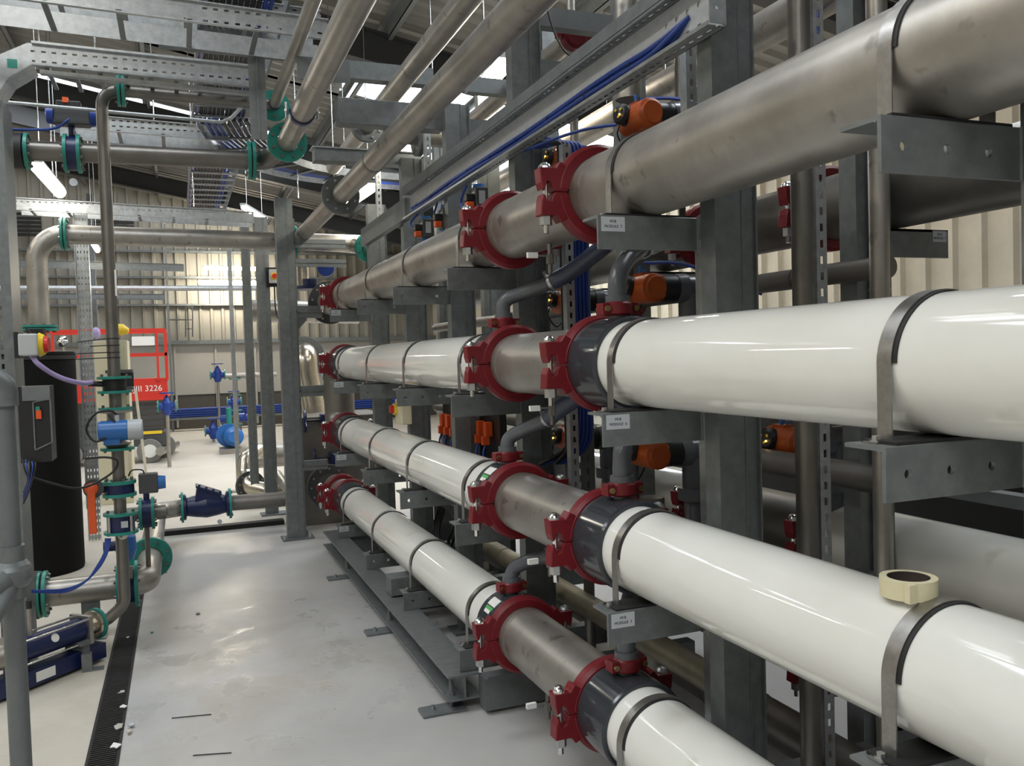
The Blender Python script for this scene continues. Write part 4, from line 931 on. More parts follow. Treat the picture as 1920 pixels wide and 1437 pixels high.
# P2: horizontal pipe further back with the drop into the tank
P2Y, P2Z = 8.2, 2.775
t = run('aisle_pipe', 'wide steel pipe further back turning down to a teal flange above the tank', bend([(-1.085, P2Y, 1.98), (-1.085, P2Y, P2Z), (1.75, P2Y + .1, P2Z - .02)], .24, 10), .082, 'steel', (-1.085, P2Y, 1.98))
flange_pair(t, (-.865, P2Y, P2Z), (1, 0, 0), .142, .020, .008, 8, pipe_r=.084)
flange_pair(t, (-1.085, P2Y, 1.972), (0, 0, 1), .142, .020, .008, 8, pipe_r=.084)
flange_pair(t, (1.06, P2Y + .07, P2Z - .01), (1, 0, 0), .142, .020, .008, 8, pipe_r=.084)
t = thing('elbow_pipe', 'short polished elbow pipe with a teal ring flange behind the rack cross rails', 'pipe', (1.6, 8.0, 2.6))
b = MB(); b.tube(bend([(1.15, 8.35, 2.77), (1.62, 8.35, 2.75), (1.75, 7.9, 2.65)], .16, 8), .08, 24); part('pipe_run', b, 'steel_polished', t)
flange_pair(t, (1.72, 8.0, 2.68), (.25, -1, -.2), .14, .018, .008, 8, pipe_r=.082)

# black tank
TX, TY = -1.12, 7.75
t = thing('black_tank', 'tall matt black cylindrical tank standing beside the walkway', 'tank', (TX, TY, 0))
b = MB(); b.lathe((TX, TY, 0), (0, 0, 1), [(0, 0), (0, .335), (.02, .34), (1.74, .34), (1.76, .335), (1.76, 0)], 56); part('tank_shell', b, 'black_tank', t)
b = MB(); b.lathe((TX, TY, 1.70), (0, 0, 1), [(0, .34), (0, .348), (.03, .348), (.03, .34)], 56); part('rim_band', b, 'rubber', t)
b = MB(); b.cyl((TX + .03, TY + .3, 1.76), (TX + .03, TY + .3, 1.96), .07, 20); part('inlet_neck', b, 'black', t)
b = MB(); b.bar((TX + .10, TY, 1.76), (TX + .0, TY, 1.95), .03, .02); part('strut', b, 'black', t)
t = thing('steel_blank', 'small round steel cap standing on the black tank rim', 'cap', (TX + .24, TY, 1.77)); b = MB(); b.lathe((TX + .26, TY - .05, 1.84), (-.5, -1, .5), [(0, 0), (0, .045), (.012, .045), (.03, .02), (.03, 0)], 24); b.cyl((TX + .26, TY, 1.76), (TX + .26, TY, 1.82), .01, 10); part('cap_disc', b, 'chrome', t)

# low floor pipe, elbows, check valve line
zc = .30
t = run('floor_pipe', 'thick steel floor pipe turning at a big teal flange toward the blue check valve', bend([(-1.15, 5.66, zc), (-.235, 5.66, zc), (-.235, 8.35, zc), (.0, 8.45, zc)], [.13, .13, .16], 10), .078, 'steel', (-.235, 6.4, 0))
flange_pair(t, (-.235, 6.36, zc), (0, 1, 0), .142, .020, .008, 8, pipe_r=.08)
flange_pair(t, (-.80, 5.66, zc), (1, 0, 0), .135, .020, .012, 8, pipe_r=.08)
flange1(t, (-.38, 5.66, zc), (-1, 0, 0), .14, .02, 8, pr=.08, bside=1); flange1(t, (-.30, 5.66, zc), (1, 0, 0), .14, .02, 8, pr=.08)
b = MB(); b.lathe((-.38, 5.66, zc), (1, 0, 0), [(0, .08), (0, .11), (.08, .11), (.08, .08)], 30); part('wafer_body', b, 'navy', t)
b = MB(); b.lathe((-.87, 5.66, zc), (1, 0, 0), [(0, .08), (0, .14), (.05, .14), (.05, .08)], 30); part('rubber_joint', b, 'rubber', t)
b = MB(); b.box(-.60, -.50, 5.64, 5.68, 0, zc - .07); b.box(-.63, -.47, 5.60, 5.72, 0, .008); single('pipe_stand', b, 'galv', 'galvanised flat stand under the thick floor pipe', 'stand')
b = MB(); b.box(-.27, -.20, 7.2, 7.28, 0, zc - .075); b.box(-.32, -.15, 7.16, 7.32, 0, .008); single('pipe_stand', b, 'galv', 'short galvanised stand under the floor pipe beyond the big teal flange', 'stand')
t = thing('check_valve', 'large navy check valve with a sloping bonnet between two teal flanges', 'valve', (.18, 8.42, .1))
c = Vector((.19, 8.45, zc)); b = MB()
b.lathe(c + Vector((-.20, 0, 0)), (1, 0, 0), [(0, .06), (0, .12), (.02, .12), (.03, .085), (.10, .10), (.20, .115), (.30, .10), (.37, .085), (.38, .12), (.40, .12), (.40, .06)], 30)
part('valve_body', b, 'navy', t)
b = MB(); b.prism([(c.x - .10, zc + .05), (c.x - .08, zc + .17), (c.x - .05, zc + .185), (c.x + .12, zc + .11), (c.x + .14, zc + .04)], 'y', 8.36, 8.54); part('bonnet', b, 'navy', t, bevel=.006)
b = MB(); b.bar((c.x - .085, 8.45, zc + .195), (c.x + .135, 8.45, zc + .105), .22, .018, (.4, 0, 1)); q = part('bonnet_cover', b, 'navy', t)
for k in range(4):
    b = MB(); b.tube_flat((c.x - .06 + .06 * k, 8.35, zc + .19 - .026 * k), (c.x - .055 + .06 * k, 8.35, zc + .215 - .026 * k), .012, 6); part('bolt', b, 'navy', q)
b = MB(); b.box(c.x - .0, c.x + .03, 8.345, 8.35, zc - .01, zc + .02); part('rating_plate', b, 'plate', t)
flange1(t, (c.x - .20, 8.45, zc), (-1, 0, 0), .142, .022, 8, pr=.08); flange1(t, (c.x + .20, 8.45, zc), (1, 0, 0), .142, .022, 8, pr=.08)
b = MB(); b.lathe((c.x + .11, 8.42, zc - .16), (0, -1, 0), [(0, 0), (0, .022), (.006, .022), (.006, 0)], 18); part('round_tag', b, 'plate', t)
t = run('floor_pipe', 'steel floor pipe running from the blue check valve to the rack post', [(.39, 8.45, zc), (1.0, 8.42, zc)], .072, 'steel_dark', (.7, 8.45, zc)); flange_pair(t, (.98, 8.42, zc), (1, 0, 0), .10, .014, .006, 8, 'zinc', .073)
b = MB(); b.cyl((.96, 8.42, 0), (.96, 8.42, .22), .04, 16); single('pipe_stand', b, 'galv_dull', 'round stand under the floor pipe by the rack post', 'stand')

# blue pump with tie rods
pa, pb = Vector((-.835, 4.87, .205)), Vector((-.56, 5.15, .205)); d = (pb - pa).normalized(); nrm = d.cross(Vector((0, 0, 1)))
t = thing('screw_pump', 'dark blue screw pump barrel with bright tie rods and a steel flanged end', 'pump', (-.66, 5.0, 0))
b = MB(); b.cyl(pa, pb, .062, 8 * 4); q = part('pump_barrel', b, 'navy', t)
b = MB(); b.lathe((pa + pb) / 2 + nrm * .0565 + Vector((0, 0, .022)), nrm + Vector((0, 0, .4)), [(0, 0), (0, .022), (.004, .022), (.004, 0)], 20); part('round_sticker', b, 'paper', q)
for w, h in ((-1, -1), (-1, 1), (1, -1), (1, 1)):
    b = MB(); o = nrm * w * .062 + Vector((0, 0, h * .060)); b.cyl(pa + o - d * .02, pb + o + d * .02, .006, 8); part('tie_rod', b, 'chrome', t)
for c_, s in ((pa, -1), (pb, 1)):
    b = MB(); b.bar(c_ + d * s * .001, c_ + d * s * .025, .15, .15); part('end_plate', b, 'steel', t)
b = MB(); b.lathe(pb + d * .025, d, [(0, .045), (.05, .05), (.05, .078), (.07, .078), (.07, .03)], 28); part('steel_flange', b, 'steel_polished', t)
flange1(t, pb + d * .098, d, .086, .016, 4, pr=.034)
b = MB(); b.lathe(pa - d * .30, d, [(0, .03), (0, .05), (.18, .055), (.24, .062), (.275, .06)], 28); part('suction_casing', b, 'steel', t)
b = MB(); b.cyl(pa + d * .10 + Vector((0, 0, .06)), pa + d * .10 + Vector((0, 0, .20)), .012, 12); q = part('pressure_probe', b, 'steel', t)
b = MB(); b.cyl(pa + d * .10 + Vector((0, 0, .20)), pa + d * .10 + Vector((0, 0, .24)), .014, 12); part('black_plug', b, 'black', q)
t = thing('pump_base', 'navy box section base rail under the blue pump with a white rating label', 'base', (-.66, 5.0, 0))
b = MB(); b.bar(pa - d * .38 + Vector((0, 0, -.145)), pb + d * .12 + Vector((0, 0, -.145)), .11, .085); q = part('base_rail', b, 'navy', t, bevel=.003)
b = MB(); o = pa + d * .08 + nrm * .0565 + Vector((0, 0, -.145)); b.bar(o, o + d * .11, .002, .05); part('rating_label', b, 'paper', q)
b = MB(); o = pb - d * .04 + nrm * .085; b.box(o.x - .02, o.x + .03, o.y - .02, o.y + .02, .004, .095); b.box(o.x - .02, o.x + .085, o.y - .025, o.y + .03, 0, .007); part('foot_clamp', b, 'galv', t)
b = MB(); b.bar(pb - d * .06 + Vector((0, 0, -.06)), pb + d * .0 + Vector((0, 0, -.06)), .16, .02); b.bar(pb - d * .04 + Vector((0, 0, -.11)), pb + d * .0 + Vector((0, 0, -.11)), .14, .09); part('saddle', b, 'galv_dull', t)

# ================================================================ foreground tubular handrail at the walkway edge
t = thing('tubular_handrail', 'grey galvanised tube handrail post with ball fittings close to the camera', 'handrail', (-.42, 2.40, .55))
hx, hy = -.405, 2.40
za, zb = at(33, 715, Y=hy).z, at(35, 1075, Y=hy).z
b = MB(); b.cyl((hx, hy, .42), (hx, hy, za - .03), .0245, 24); part('post_tube', b, 'galv_dull', t)
b = MB(); b.tube(bend([(hx, hy, za - .06), (hx, hy, za), (hx - .09, hy - .05, za + .003)], .032, 8), .034, 22); part('elbow_fitting', b, 'galv', t)
b = MB(); b.cyl((hx - .06, hy - .03, za + .002), (hx - .9, hy - .5, za + .01), .0245, 22); part('top_rail', b, 'galv_dull', t)
b = MB(); b.dome((hx, hy, zb), (0, 0, 1), .048, .045, 24, 6); b.dome((hx, hy, zb), (0, 0, -1), .048, .045, 24, 6); b.cyl((hx, hy, zb - .06), (hx, hy, zb + .07), .032, 22); b.cyl((hx, hy, zb), (hx - .07, hy + .05, zb), .034, 20); b.cyl((hx, hy, zb), (hx - .05, hy - .07, zb - .03), .034, 20); part('tee_fitting', b, 'galv', t)
b = MB(); b.cyl((hx - .05, hy + .04, zb), (hx - .9, hy + .75, zb + .02), .0245, 20); part('mid_rail', b, 'galv_dull', t)
b = MB(); b.cyl((hx, hy, zb - .015), (hx - .25, hy - .9, zb - .52), .0245, 20); part('brace_tube', b, 'galv_dull', t)
b = MB(); b.box(hx - .06, hx - .02, hy - .03, hy + .03, 0, .46); b.box(hx - .10, hx + .04, hy - .07, hy + .07, 0, .012); b.box(hx - .02, hx - .005, hy - .02, hy + .02, .30, .36); part('base_bracket', b, 'galv', t)
b = MB(); b.box(-.9, -.475, 2.36, 2.37, .30, .60); b.box(-.9, -.475, 2.36, 2.40, .595, .605); single('blue_guard', b, 'blue_bright', 'blue painted steel guard plate beside the handrail base', 'guard')

# ================================================================ cable tray post, control boxes
TRY = 5.0
t = thing('tray_riser', 'upright slotted cable tray with black cables rising beside the tank and curving over', 'cable tray', (-.92, TRY, 0))
xr = -.805
b = MB(); b.box(xr - .10, xr, TRY, TRY + .003, 0, 3.0); part('side_rail', b, perf('perf_riser', 'galv', 2, 0, .05, .026, (.040, .085), .013), t)
b = MB(); b.box(xr, xr + .022, TRY - .012, TRY + .012, 0, 3.0); b.box(xr + .022, xr + .026, TRY - .02, TRY + .25, 0, 3.0); part('rail_lip', b, 'galv', t)
pts = [(xr - .05, 3.0), (xr + .02, 3.17), (xr + .16, 3.26), (.45, 3.235)]
outer = [(xr - .105, 2.98), (xr - .10, 3.06), (xr - .02, 3.21), (xr + .15, 3.305), (.50, 3.28)]; inner = [(xr, 3.0), (xr + .005, 3.03), (xr + .06, 3.12), (xr + .17, 3.20), (.50, 3.175)]
for i in range(3):
    b = MB(); b.prism([outer[i], outer[i + 1], inner[i + 1], inner[i]], 'y', TRY, TRY + .003); b.bar((inner[i][0], TRY + .1, inner[i][1]), (inner[i + 1][0], TRY + .1, inner[i + 1][1]), .2, .003, (0, 0, 1)); part('bend_plate', b, 'galv_bright', t)
b = MB(); b.box(xr + .055, xr + .10, TRY - .0015, TRY, 3.17, 3.215); part('green_mark', b, 'teal', t)
b = MB(); b.prism([outer[3], outer[4], inner[4], inner[3]], 'y', TRY, TRY + .003); part('side_rail', b, perf('perf_h1', 'galv_bright', 0, 2, .048, .022, (3.215, 3.265), .010), t)
b = MB(); b.bar((xr + .17, TRY - .01, 3.305), (.50, TRY - .01, 3.285), .03, .012); b.bar((xr + .17, TRY - .01, 3.195), (.50, TRY - .01, 3.172), .03, .012); b.bar((xr + .2, TRY + .02, 3.165), (.50, TRY + .02, 3.14), .04, .02); part('rail_lip', b, 'galv_bright', t)
for k in range(9):
    b = MB(); x = xr + .22 + k * .125; b.box(x, x + .022, TRY, TRY + .40, 3.19 - k * .003, 3.20 - k * .003); part('rung', b, 'galv', t)
def tray(name, label, x0, x1, y, z, h=.10, w=.3, tilt=-.026, m='galv_bright', rungs=True, hang=()):
    t = thing(name, label, 'cable tray', (x0, y, z)); dz = tilt * (x1 - x0)
    b = MB(); b.add([(x0, y, z), (x1, y, z + dz), (x1, y, z + dz + h), (x0, y, z + h)], [(0, 1, 2, 3)]); b.add([(x0, y + .003, z), (x1, y + .003, z + dz), (x1, y + .003, z + dz + h), (x0, y + .003, z + h)], [(3, 2, 1, 0)])
    part('side_rail', b, perf('perf_' + str(len(M)), m, 0, 2, .048, .022, (h * .3, h * .7), .010), t)
    b = MB(); b.bar((x0, y - .008, z + h), (x1, y - .008, z + h + dz), .022, .006); b.bar((x0, y - .008, z), (x1, y - .008, z + dz), .022, .006); b.bar((x0, y + w, z + h / 2), (x1, y + w, z + dz + h / 2), .004, h); part('rail_lip', b, m, t)
    if rungs:
        n = int((x1 - x0) / .3)
        for k in range(n):
            x = x0 + .1 + k * .3; b = MB(); b.box(x, x + .025, y, y + w, z + dz * (x - x0) / (x1 - x0) + .004, z + dz * (x - x0) / (x1 - x0) + .014); part('rung', b, 'galv', t)
    return t
tray('cable_tray', 'uppermost slotted cable tray crossing high over the aisle', -1.5, .75, 4.25, 3.262, .095, .35)
tray('cable_tray', 'second high tray of slotted steel just behind the uppermost one', -1.5, .8, 4.75, 3.50, .10, .3)
tray('cable_tray', 'slotted cable tray seen behind the blue capped butterfly valve', -.75, .42, 6.8, 3.335, .10, .35)
tray('cable_tray', 'long slotted cable tray hanging low across the hall behind the riser', -1.30, .75, 8.75, 3.06, .105, .3, -.03)
tray('cable_tray', 'slim cable tray fixed across the far wall below the tubes', -4.5, -.20, 18.0, 2.95, .10, .2, -.012, 'galv', False)
tray('cable_tray', 'upper slim cable tray hanging across the far bay with lamp cables', -4.0, .15, 15.5, 3.30, .10, .25, -.02, 'galv', False)
t = thing('slotted_post', 'pale slotted steel post hanging from the long tray down behind the tank', 'post', (-.79, 8.85, 0))
b = MB(); b.box(-.852, -.742, 8.85, 8.853, 0, 3.06); part('post_face', b, perf('perf_post', 'galv_bright', 2, 0, .06, .026, (.015, .04), .010), t); b = MB(); b.box(-.856, -.850, 8.83, 8.92, .3, 3.06); b.box(-.744, -.738, 8.83, 8.92, .3, 3.06); part('post_lip', b, 'galv_bright', t)
# ladder running away overhead with black cables
t = thing('cable_ladder', 'overhead cable ladder running down the hall packed with black and lilac cables', 'cable tray', (.42, 6, 3.5))
for x in (.17, .60):
    b = MB(); b.box(x, x + .012, 4.4, 11.5, 3.48, 3.58); part('side_rail', b, 'galv', t)
for k in range(24):
    b = MB(); y = 4.5 + k * .29; b.box(.18, .60, y, y + .03, 3.485, 3.50); part('rung', b, 'galv_bright', t)
for i in range(12):
    b = MB(); x = .20 + .030 * i; m_ = 'lilac' if i == 0 else ('blue_cable' if i in (10, 11) else 'black_cable'); b.tube([(x, 4.4, 3.515), (x + .004, 7, 3.515), (x, 11.5, 3.515)], .013, 8)
    single('overhead_cable', b, m_, {'lilac': 'lilac', 'blue_cable': 'blue', 'black_cable': 'black'}[m_] + ' cable in the overhead ladder running down the hall, %s from the lilac edge' % (ORD + ['eleventh', 'twelfth'])[i], 'cable', {'lilac': 'lilac', 'blue_cable': 'blue', 'black_cable': 'black'}[m_] + ' cables of the overhead ladder')
# curved ladder turning over the rack
arc = curve_pts([(.40, 6.4, 3.34), (.55, 7.0, 3.33), (.85, 7.55, 3.32), (1.3, 7.85, 3.31), (2.0, 7.95, 3.30), (3.0, 8.0, 3.30)], 6)
t = thing('curved_cable_ladder', 'curved cable ladder turning toward the rack under the daylight panels', 'cable tray', (1.2, 7.6, 3.3))
for off, nm in ((-.22, 'inner_rail'), (.22, 'outer_rail')):
    b = MB(); P = []
    for i, p in enumerate(arc):
        dd = (arc[min(i + 1, len(arc) - 1)] - arc[max(i - 1, 0)]).normalized(); sd = Vector((dd.y, -dd.x, 0)); P.append(p + sd * off)
    for i in range(len(P) - 1): b.bar(P[i], P[i + 1] + (P[i + 1] - P[i]) * .1, .006, .06)
    part(nm, b, 'galv_bright', t)
for k in range(4, len(arc), 3):
    b = MB(); p = arc[k]; dd = (arc[min(k + 1, len(arc) - 1)] - arc[k - 1]).normalized(); sd = Vector((dd.y, -dd.x, 0)); b.bar(p - sd * .22, p + sd * .22, .03, .012); part('rung', b, 'galv', t)
for i in range(9):
    b = MB(); off = -.17 + .042 * i; P = []
    for k, p in enumerate(arc):
        dd = (arc[min(k + 1, len(arc) - 1)] - arc[max(k - 1, 0)]).normalized(); sd = Vector((dd.y, -dd.x, 0)); P.append(p + sd * off + Vector((0, 0, .02)))
    b.tube(P, .014, 8); single('bend_cable', b, 'blue_cable' if i < 3 else 'black_cable', ('blue' if i < 3 else 'black') + ' cable sweeping round the curved ladder, %s from its blue edge' % ORD[i], 'cable', ('blue' if i < 3 else 'black') + ' cables on the curved ladder')
for i, (x, y, z0) in enumerate(((1.03, 7.62, 3.05), (1.36, 7.7, 3.05), (-.1, 6.95, 3.43), (-1.0, 8.8, 3.2), (-.35, 5.1, 3.3), (.2, 8.8, 3.15), (.55, 9.4, 3.6), (-.62, 5.15, 3.3), (1.98, 6.6, 3.5))):
    b = MB(); b.cyl((x, y, z0), (x, y, rz_(x) - .08), .005, 8); single('hanger_rod', b, 'chrome', 'bright threaded rod hanging from the roof %s' % ('to the curved ladder, nearer one', 'to the curved ladder, further one', 'to the tray behind the blue capped valve', 'to the long low tray above the tank', 'through the second tray near the riser elbow', 'to the long low tray beside the overhead ladder', 'beside the end of the overhead ladder', 'beside the bright conduit above the valve', 'behind the big grey flange')[i], 'rod', 'threaded hanger rods')

# control box, isolator and purple hose on the tray riser
t = thing('isolator_switch', 'light grey isolator box with yellow and red knob on the slotted tray post', 'switch', (-.70, 4.95, 1.63))
p0, p1 = at(37, 668, Y=4.9), at(71, 626, Y=4.9)
b = MB(); b.box(p0.x, p1.x, 4.86, 5.02, p0.z, p1.z); part('box', b, 'box_grey', t, bevel=.008)
b = MB(); b.box(p0.x - .02, p0.x, 4.88, 5.04, p0.z - .01, p1.z + .01); part('mounting_bracket', b, 'black', t)
zc2 = (p0.z + p1.z) / 2; b = MB(); b.lathe((p1.x, 4.94, zc2), (1, -.1, 0), [(0, .0), (0, .062), (.025, .050), (.025, 0)], 24); q = part('bezel', b, 'yellow', t)
b = MB(); b.lathe((p1.x + .025, 4.94, zc2), (1, -.1, 0), [(0, 0), (0, .042), (.018, .038), (.018, 0)], 24); part('knob', b, 'signal_red', q)
b = MB(); b.tube(curve_pts([at(60, 668, Y=4.92), at(72, 683, Y=4.9), at(100, 702, Y=4.95), at(130, 714, Y=5.0), at(158, 719, Y=5.1), at(172, 717, Y=5.15)], 8), .0125, 14); single('lilac_conduit', b, 'lilac', 'lilac flexible conduit sagging from the grey isolator to the riser valve', 'conduit')
t = thing('control_box', 'black control box with a clear window full of wiring on the tray post', 'control box', (-.72, 4.7, 1.25))
p0, p1 = at(38, 870, Y=4.7), at(92, 724, Y=4.7)
b = MB(); b.box(p0.x, p1.x - .005, 4.72, 4.9, p0.z, p1.z); part('enclosure', b, 'black', t)
b = MB(); x0 = at(63, 800, Y=4.7).x
for a, c_ in (((x0, at(63, 755, Y=4.7).z), (p1.x, at(92, 748, Y=4.7).z)), ((x0, at(63, 845, Y=4.7).z), (p1.x, at(92, 830, Y=4.7).z))): b.bar((a[0], 4.715, a[1]), (c_[0], 4.715, c_[1]), .006, .006)
b.bar((x0, 4.715, at(63, 755, Y=4.7).z), (x0, 4.715, at(63, 845, Y=4.7).z), .006, .006); b.bar((p1.x, 4.715, at(92, 748, Y=4.7).z), (p1.x, 4.715, at(92, 830, Y=4.7).z), .006, .006); part('window_frame', b, 'galv', t)
b = MB(); b.box(p0.x + .02, p1.x, 4.71, 4.72, at(60, 752, Y=4.7).z, p1.z); part('top_plate', b, 'galv_dull', t)
b = MB(); b.box(x0 + .012, x0 + .035, 4.70, 4.715, at(68, 786, Y=4.7).z, at(68, 770, Y=4.7).z); part('orange_terminal', b, 'orange_red', t)
b = MB(); b.box(x0 + .012, x0 + .030, 4.70, 4.715, at(68, 770, Y=4.7).z, at(68, 763, Y=4.7).z); part('green_terminal', b, 'teal', t)
for i in range(5):
    b = MB(); b.tube(curve_pts([at(42 + 6 * i, 860 + 2 * i, Y=4.68), at(46 + 5 * i, 880, Y=4.66), at(52 + i, 900 + 4 * i, Y=4.7), at(44, 925 + 5 * i, Y=4.75)], 5), .004, 6); single('loose_wire', b, 'blue_cable' if i % 2 else 'black_cable', ('blue' if i % 2 else 'black') + ' wire hanging below the black control box, %s across' % ORD[i], 'wire', 'wires below the control box')
# ================================================================ frame at the far end of the rack
def post(label, x, y, h, w=.085, dpt=.11, m='galv', cat='post'):
    t = thing('steel_post', label, cat, (x, y, 0)); b = MB(); b.box(x, x + w, y, y + .010, .01, h); b.box(x + w * .62, x + w * .66, y - .004, y, .01, h); b.box(x, x + .010, y + .010, y + dpt, .01, h); b.box(x + w - .008, x + w, y + .010, y + dpt, .01, h); part('channel', b, m, t)
    b = MB(); b.box(x - .05, x + w + .08, y - .06, y + dpt + .05, 0, .014); part('foot_plate', b, 'galv_dull', t)
    return t
t = post('stout galvanised post beside the walkway at the far end, bolted to the floor', .865, 7.92, 3.10, .15)
for dx, dy in ((-.03, -.03), (.19, -.03), (.19, .13)):
    b = MB(); b.tube_flat((.865 + dx, 7.92 + dy, .014), (.865 + dx, 7.92 + dy, .05), .014, 6); part('anchor_bolt', b, 'zinc', t)
b = MB(); b.box(.94, 1.03, 7.93, 7.95, .01, 2.92); single('steel_post', b, 'galv_dull', 'slightly shorter grey post fixed against the far end post', 'post')
post('galvanised post standing behind the emergency switch', .80, 9.3, 3.15, .13)
post('paired galvanised post further behind the emergency switch', .70, 9.9, 3.2, .09)
post('slim pale post beside the two glowing tubes', .62, 11.2, 3.3, .05, .05, 'galv_bright')
for i, (z, h) in enumerate(((2.665, .075), (2.49, .07), (2.02, .11), (1.30, .10), (.62, .09))):
    x1 = 1.49 if i != 3 else 1.15
    b = MB(); b.box(1.01, x1 if i < 2 else 1.25, 7.94, 7.98, z, z + h); b.box(1.01, x1 if i < 2 else 1.25, 7.93, 7.94, z + h * .45, z + h * .55); single('cross_rail', b, 'galv', 'galvanised double rail across the far end frame, %s from the top' % ORD[i], 'rail', 'far end cross rails')
b = MB(); b.prism([(1.02, 2.02), (1.02, 1.92), (1.035, 1.92), (1.11, 2.0), (1.11, 2.02)], 'y', 7.95, 7.96); single('gusset_plate', b, 'galv', 'triangular gusset under the third cross rail of the far frame', 'gusset')
t = thing('emergency_switch', 'black backed switch box with a red and yellow turning knob on the far post', 'switch', (.79, 7.6, 2.3))
p0, p1 = at(500, 538, Y=9.28), at(525, 502, Y=9.28)
b = MB(); b.box(p0.x, p1.x, 9.27, 9.30, p0.z, p1.z); part('back_plate', b, 'black', t)
b = MB(); b.box(p0.x + .025, p1.x - .015, 9.21, 9.27, p0.z + .035, p1.z - .025); part('box', b, 'box_grey', t, bevel=.006)
cc = ((p0.x + p1.x) / 2 + .004, 9.21, (p0.z + p1.z) / 2 + .005); b = MB(); b.lathe(cc, (0, -1, 0), [(0, 0), (0, .038), (.012, .036), (.012, 0)], 24); q = part('bezel', b, 'yellow', t)
b = MB(); b.lathe((cc[0], cc[1] - .012, cc[2]), (0, -1, 0), [(0, 0), (0, .026), (.02, .024), (.02, 0)], 20); part('knob', b, 'signal_red', q)
b = MB(); b.tube(curve_pts([(cc[0], 9.25, p0.z + .03), (cc[0] + .002, 9.26, p0.z - .2), (cc[0] + .03, 9.25, p0.z - .34), (cc[0] + .10, 9.0, p0.z - .40)], 6), .007, 8); part('cable', b, 'black_cable', t)
# end pipework
t = thing('end_reducer_pipe', 'steel stub and dark bolted flange at the far end of the bare top pipe', 'pipe', (1.35, 7.8, 2.05)); b = MB(); b.tube([(1.35, 7.28, 2.168), (1.35, 8.1, 2.168)], RT, 32); part('pipe_run', b, 'steel', t)
flange_pair(t, (1.35, 8.1, 2.168), (0, 1, 0), .20, .022, .012, 10, 'lift_grey', .125)
t = thing('blue_valve', 'blue flanged valve with a dark wheel beyond the top pipe flange', 'valve', (1.25, 8.45, 2.2)); b = MB(); b.lathe((1.22, 8.45, 2.32), (0, 0, 1), [(0, 0), (0, .15), (.03, .15), (.03, .08), (.10, .08), (.10, 0)], 28); part('valve_body', b, 'navy', t)
b = MB(); b.lathe((1.38, 8.4, 2.52), (-.3, -1, 0), [(0, 0), (0, .08), (.05, .08), (.05, 0)], 20); part('gear_head', b, 'blue', t)
b = MB(); b.cyl((1.14, 8.5, 2.35), (1.14, 8.5, 2.62), .085, 24); part('steel_neck', b, 'steel_polished', t)
t = thing('manifold_elbow', 'wide steel manifold elbow joining the far ends of the upper and middle tiers', 'pipe', (1.35, 7.7, .87))
b = MB(); b.tube(bend([(1.35, 7.44, 1.597), (1.35, 7.78, 1.597), (1.35, 7.78, 1.004), (1.35, 7.44, 1.004)], .16, 10), .135, 36); part('pipe_run', b, 'steel_dark', t)
t = thing('end_spool_pipe', 'short steel spool with dark flange at the far end of the lowest tier', 'pipe', (1.35, 7.9, .3)); b = MB(); b.tube([(1.35, 7.44, .418), (1.35, 8.1, .418)], RT, 32); part('pipe_run', b, 'steel', t)
flange_pair(t, (1.30, 8.2, .418), (0, 1, 0), .21, .022, .012, 12, 'lift_grey', .125)
place('coupling', None, (1.35, 7.80, .418), 'dark red coupling on the lowest tier, beyond the far collar by the flange', 'coupling', 'big red pipe couplings')
b = MB(); b.box(1.02, 1.9, 8.5, 9.3, 0, 1.05); b.box(1.0, 1.92, 8.48, 9.32, 1.05, 1.07); single('steel_tank_box', b, 'steel_dark', 'dull steel box tank standing behind the flange of the lowest tier', 'tank')
for i, (px, py, Y_) in enumerate(((572, 790, 8.44), (590, 862, 8.44))):
    c = at(px, py, Y=Y_); t = thing('hand_wheel', 'navy hand wheel on a thin stem, %s one by the steel box tank' % ('upper', 'lower')[i], 'hand wheel', tuple(c))
    b = MB(); b.tube([c + Vector((.02 * math.sin(a), -.02 * math.sin(a) * 0, .10 * math.cos(a))) + Vector((0, .10 * math.sin(a), 0)) for a in [math.pi * 2 * k / 24 for k in range(24)]], .012, 8, False, closed=True)
    for k in range(3): a = math.pi * k / 3; b.cyl(c - Vector((0, .1 * math.sin(a), .1 * math.cos(a))), c + Vector((0, .1 * math.sin(a), .1 * math.cos(a))), .007, 8)
    part('wheel_rim', b, 'navy', t); b = MB(); b.cyl(c, c + Vector((.22, .02, 0)), .012, 10); part('stem', b, 'black', t); b = MB(); b.box(c.x + .15, c.x + .28, c.y - .05, c.y + .08, c.z - .07, c.z + .06); part('gear_box', b, 'navy', t, bevel=.008)
t = thing('steel_swept_pipe', 'polished steel pipe dropping from a bolted flange behind the far frame', 'pipe', (1.27, 9.3, 1.1))
b = MB(); b.tube(bend([at(592, 800, Y=9.35), at(585, 752, Y=9.35), at(574, 700, Y=9.35), at(572, 668, Y=9.35), at(572, 660, Y=9.9)], .12, 8), .125, 30); part('pipe_run', b, 'steel_polished', t)
c = at(570, 668, Y=9.6); flange_pair(t, c, (0, 1, 0), .22, .02, .01, 12, 'galv_dull', .13)
t = thing('capped_pipe', 'blunt steel pipe end with a domed cap pointing into the aisle', 'pipe', (.8, 10.3, 2.2)); c = at(462, 583, Y=10.3); b = MB(); b.lathe(c, (1, 0, -.03), [(0, 0), (.004, .06), (.02, .10), (.04, .122), (.06, .13), (1.3, .13)], 32); part('pipe_run', b, 'steel', t)
t = thing('swan_neck_pipe', 'polished steel swan neck pipe with a dark bolted flange near the floor', 'pipe', (.75, 10, 0))
b = MB(); b.tube(bend([at(500, 846, Y=10.6), at(480, 846, Y=10.5), at(462, 862, Y=10.3), at(460, 890, Y=10.2), at(468, 915, Y=10.0), at(500, 921, Y=9.9), at(545, 918, Y=9.9)], .12, 6), .095, 28); part('pipe_run', b, 'steel_polished', t)
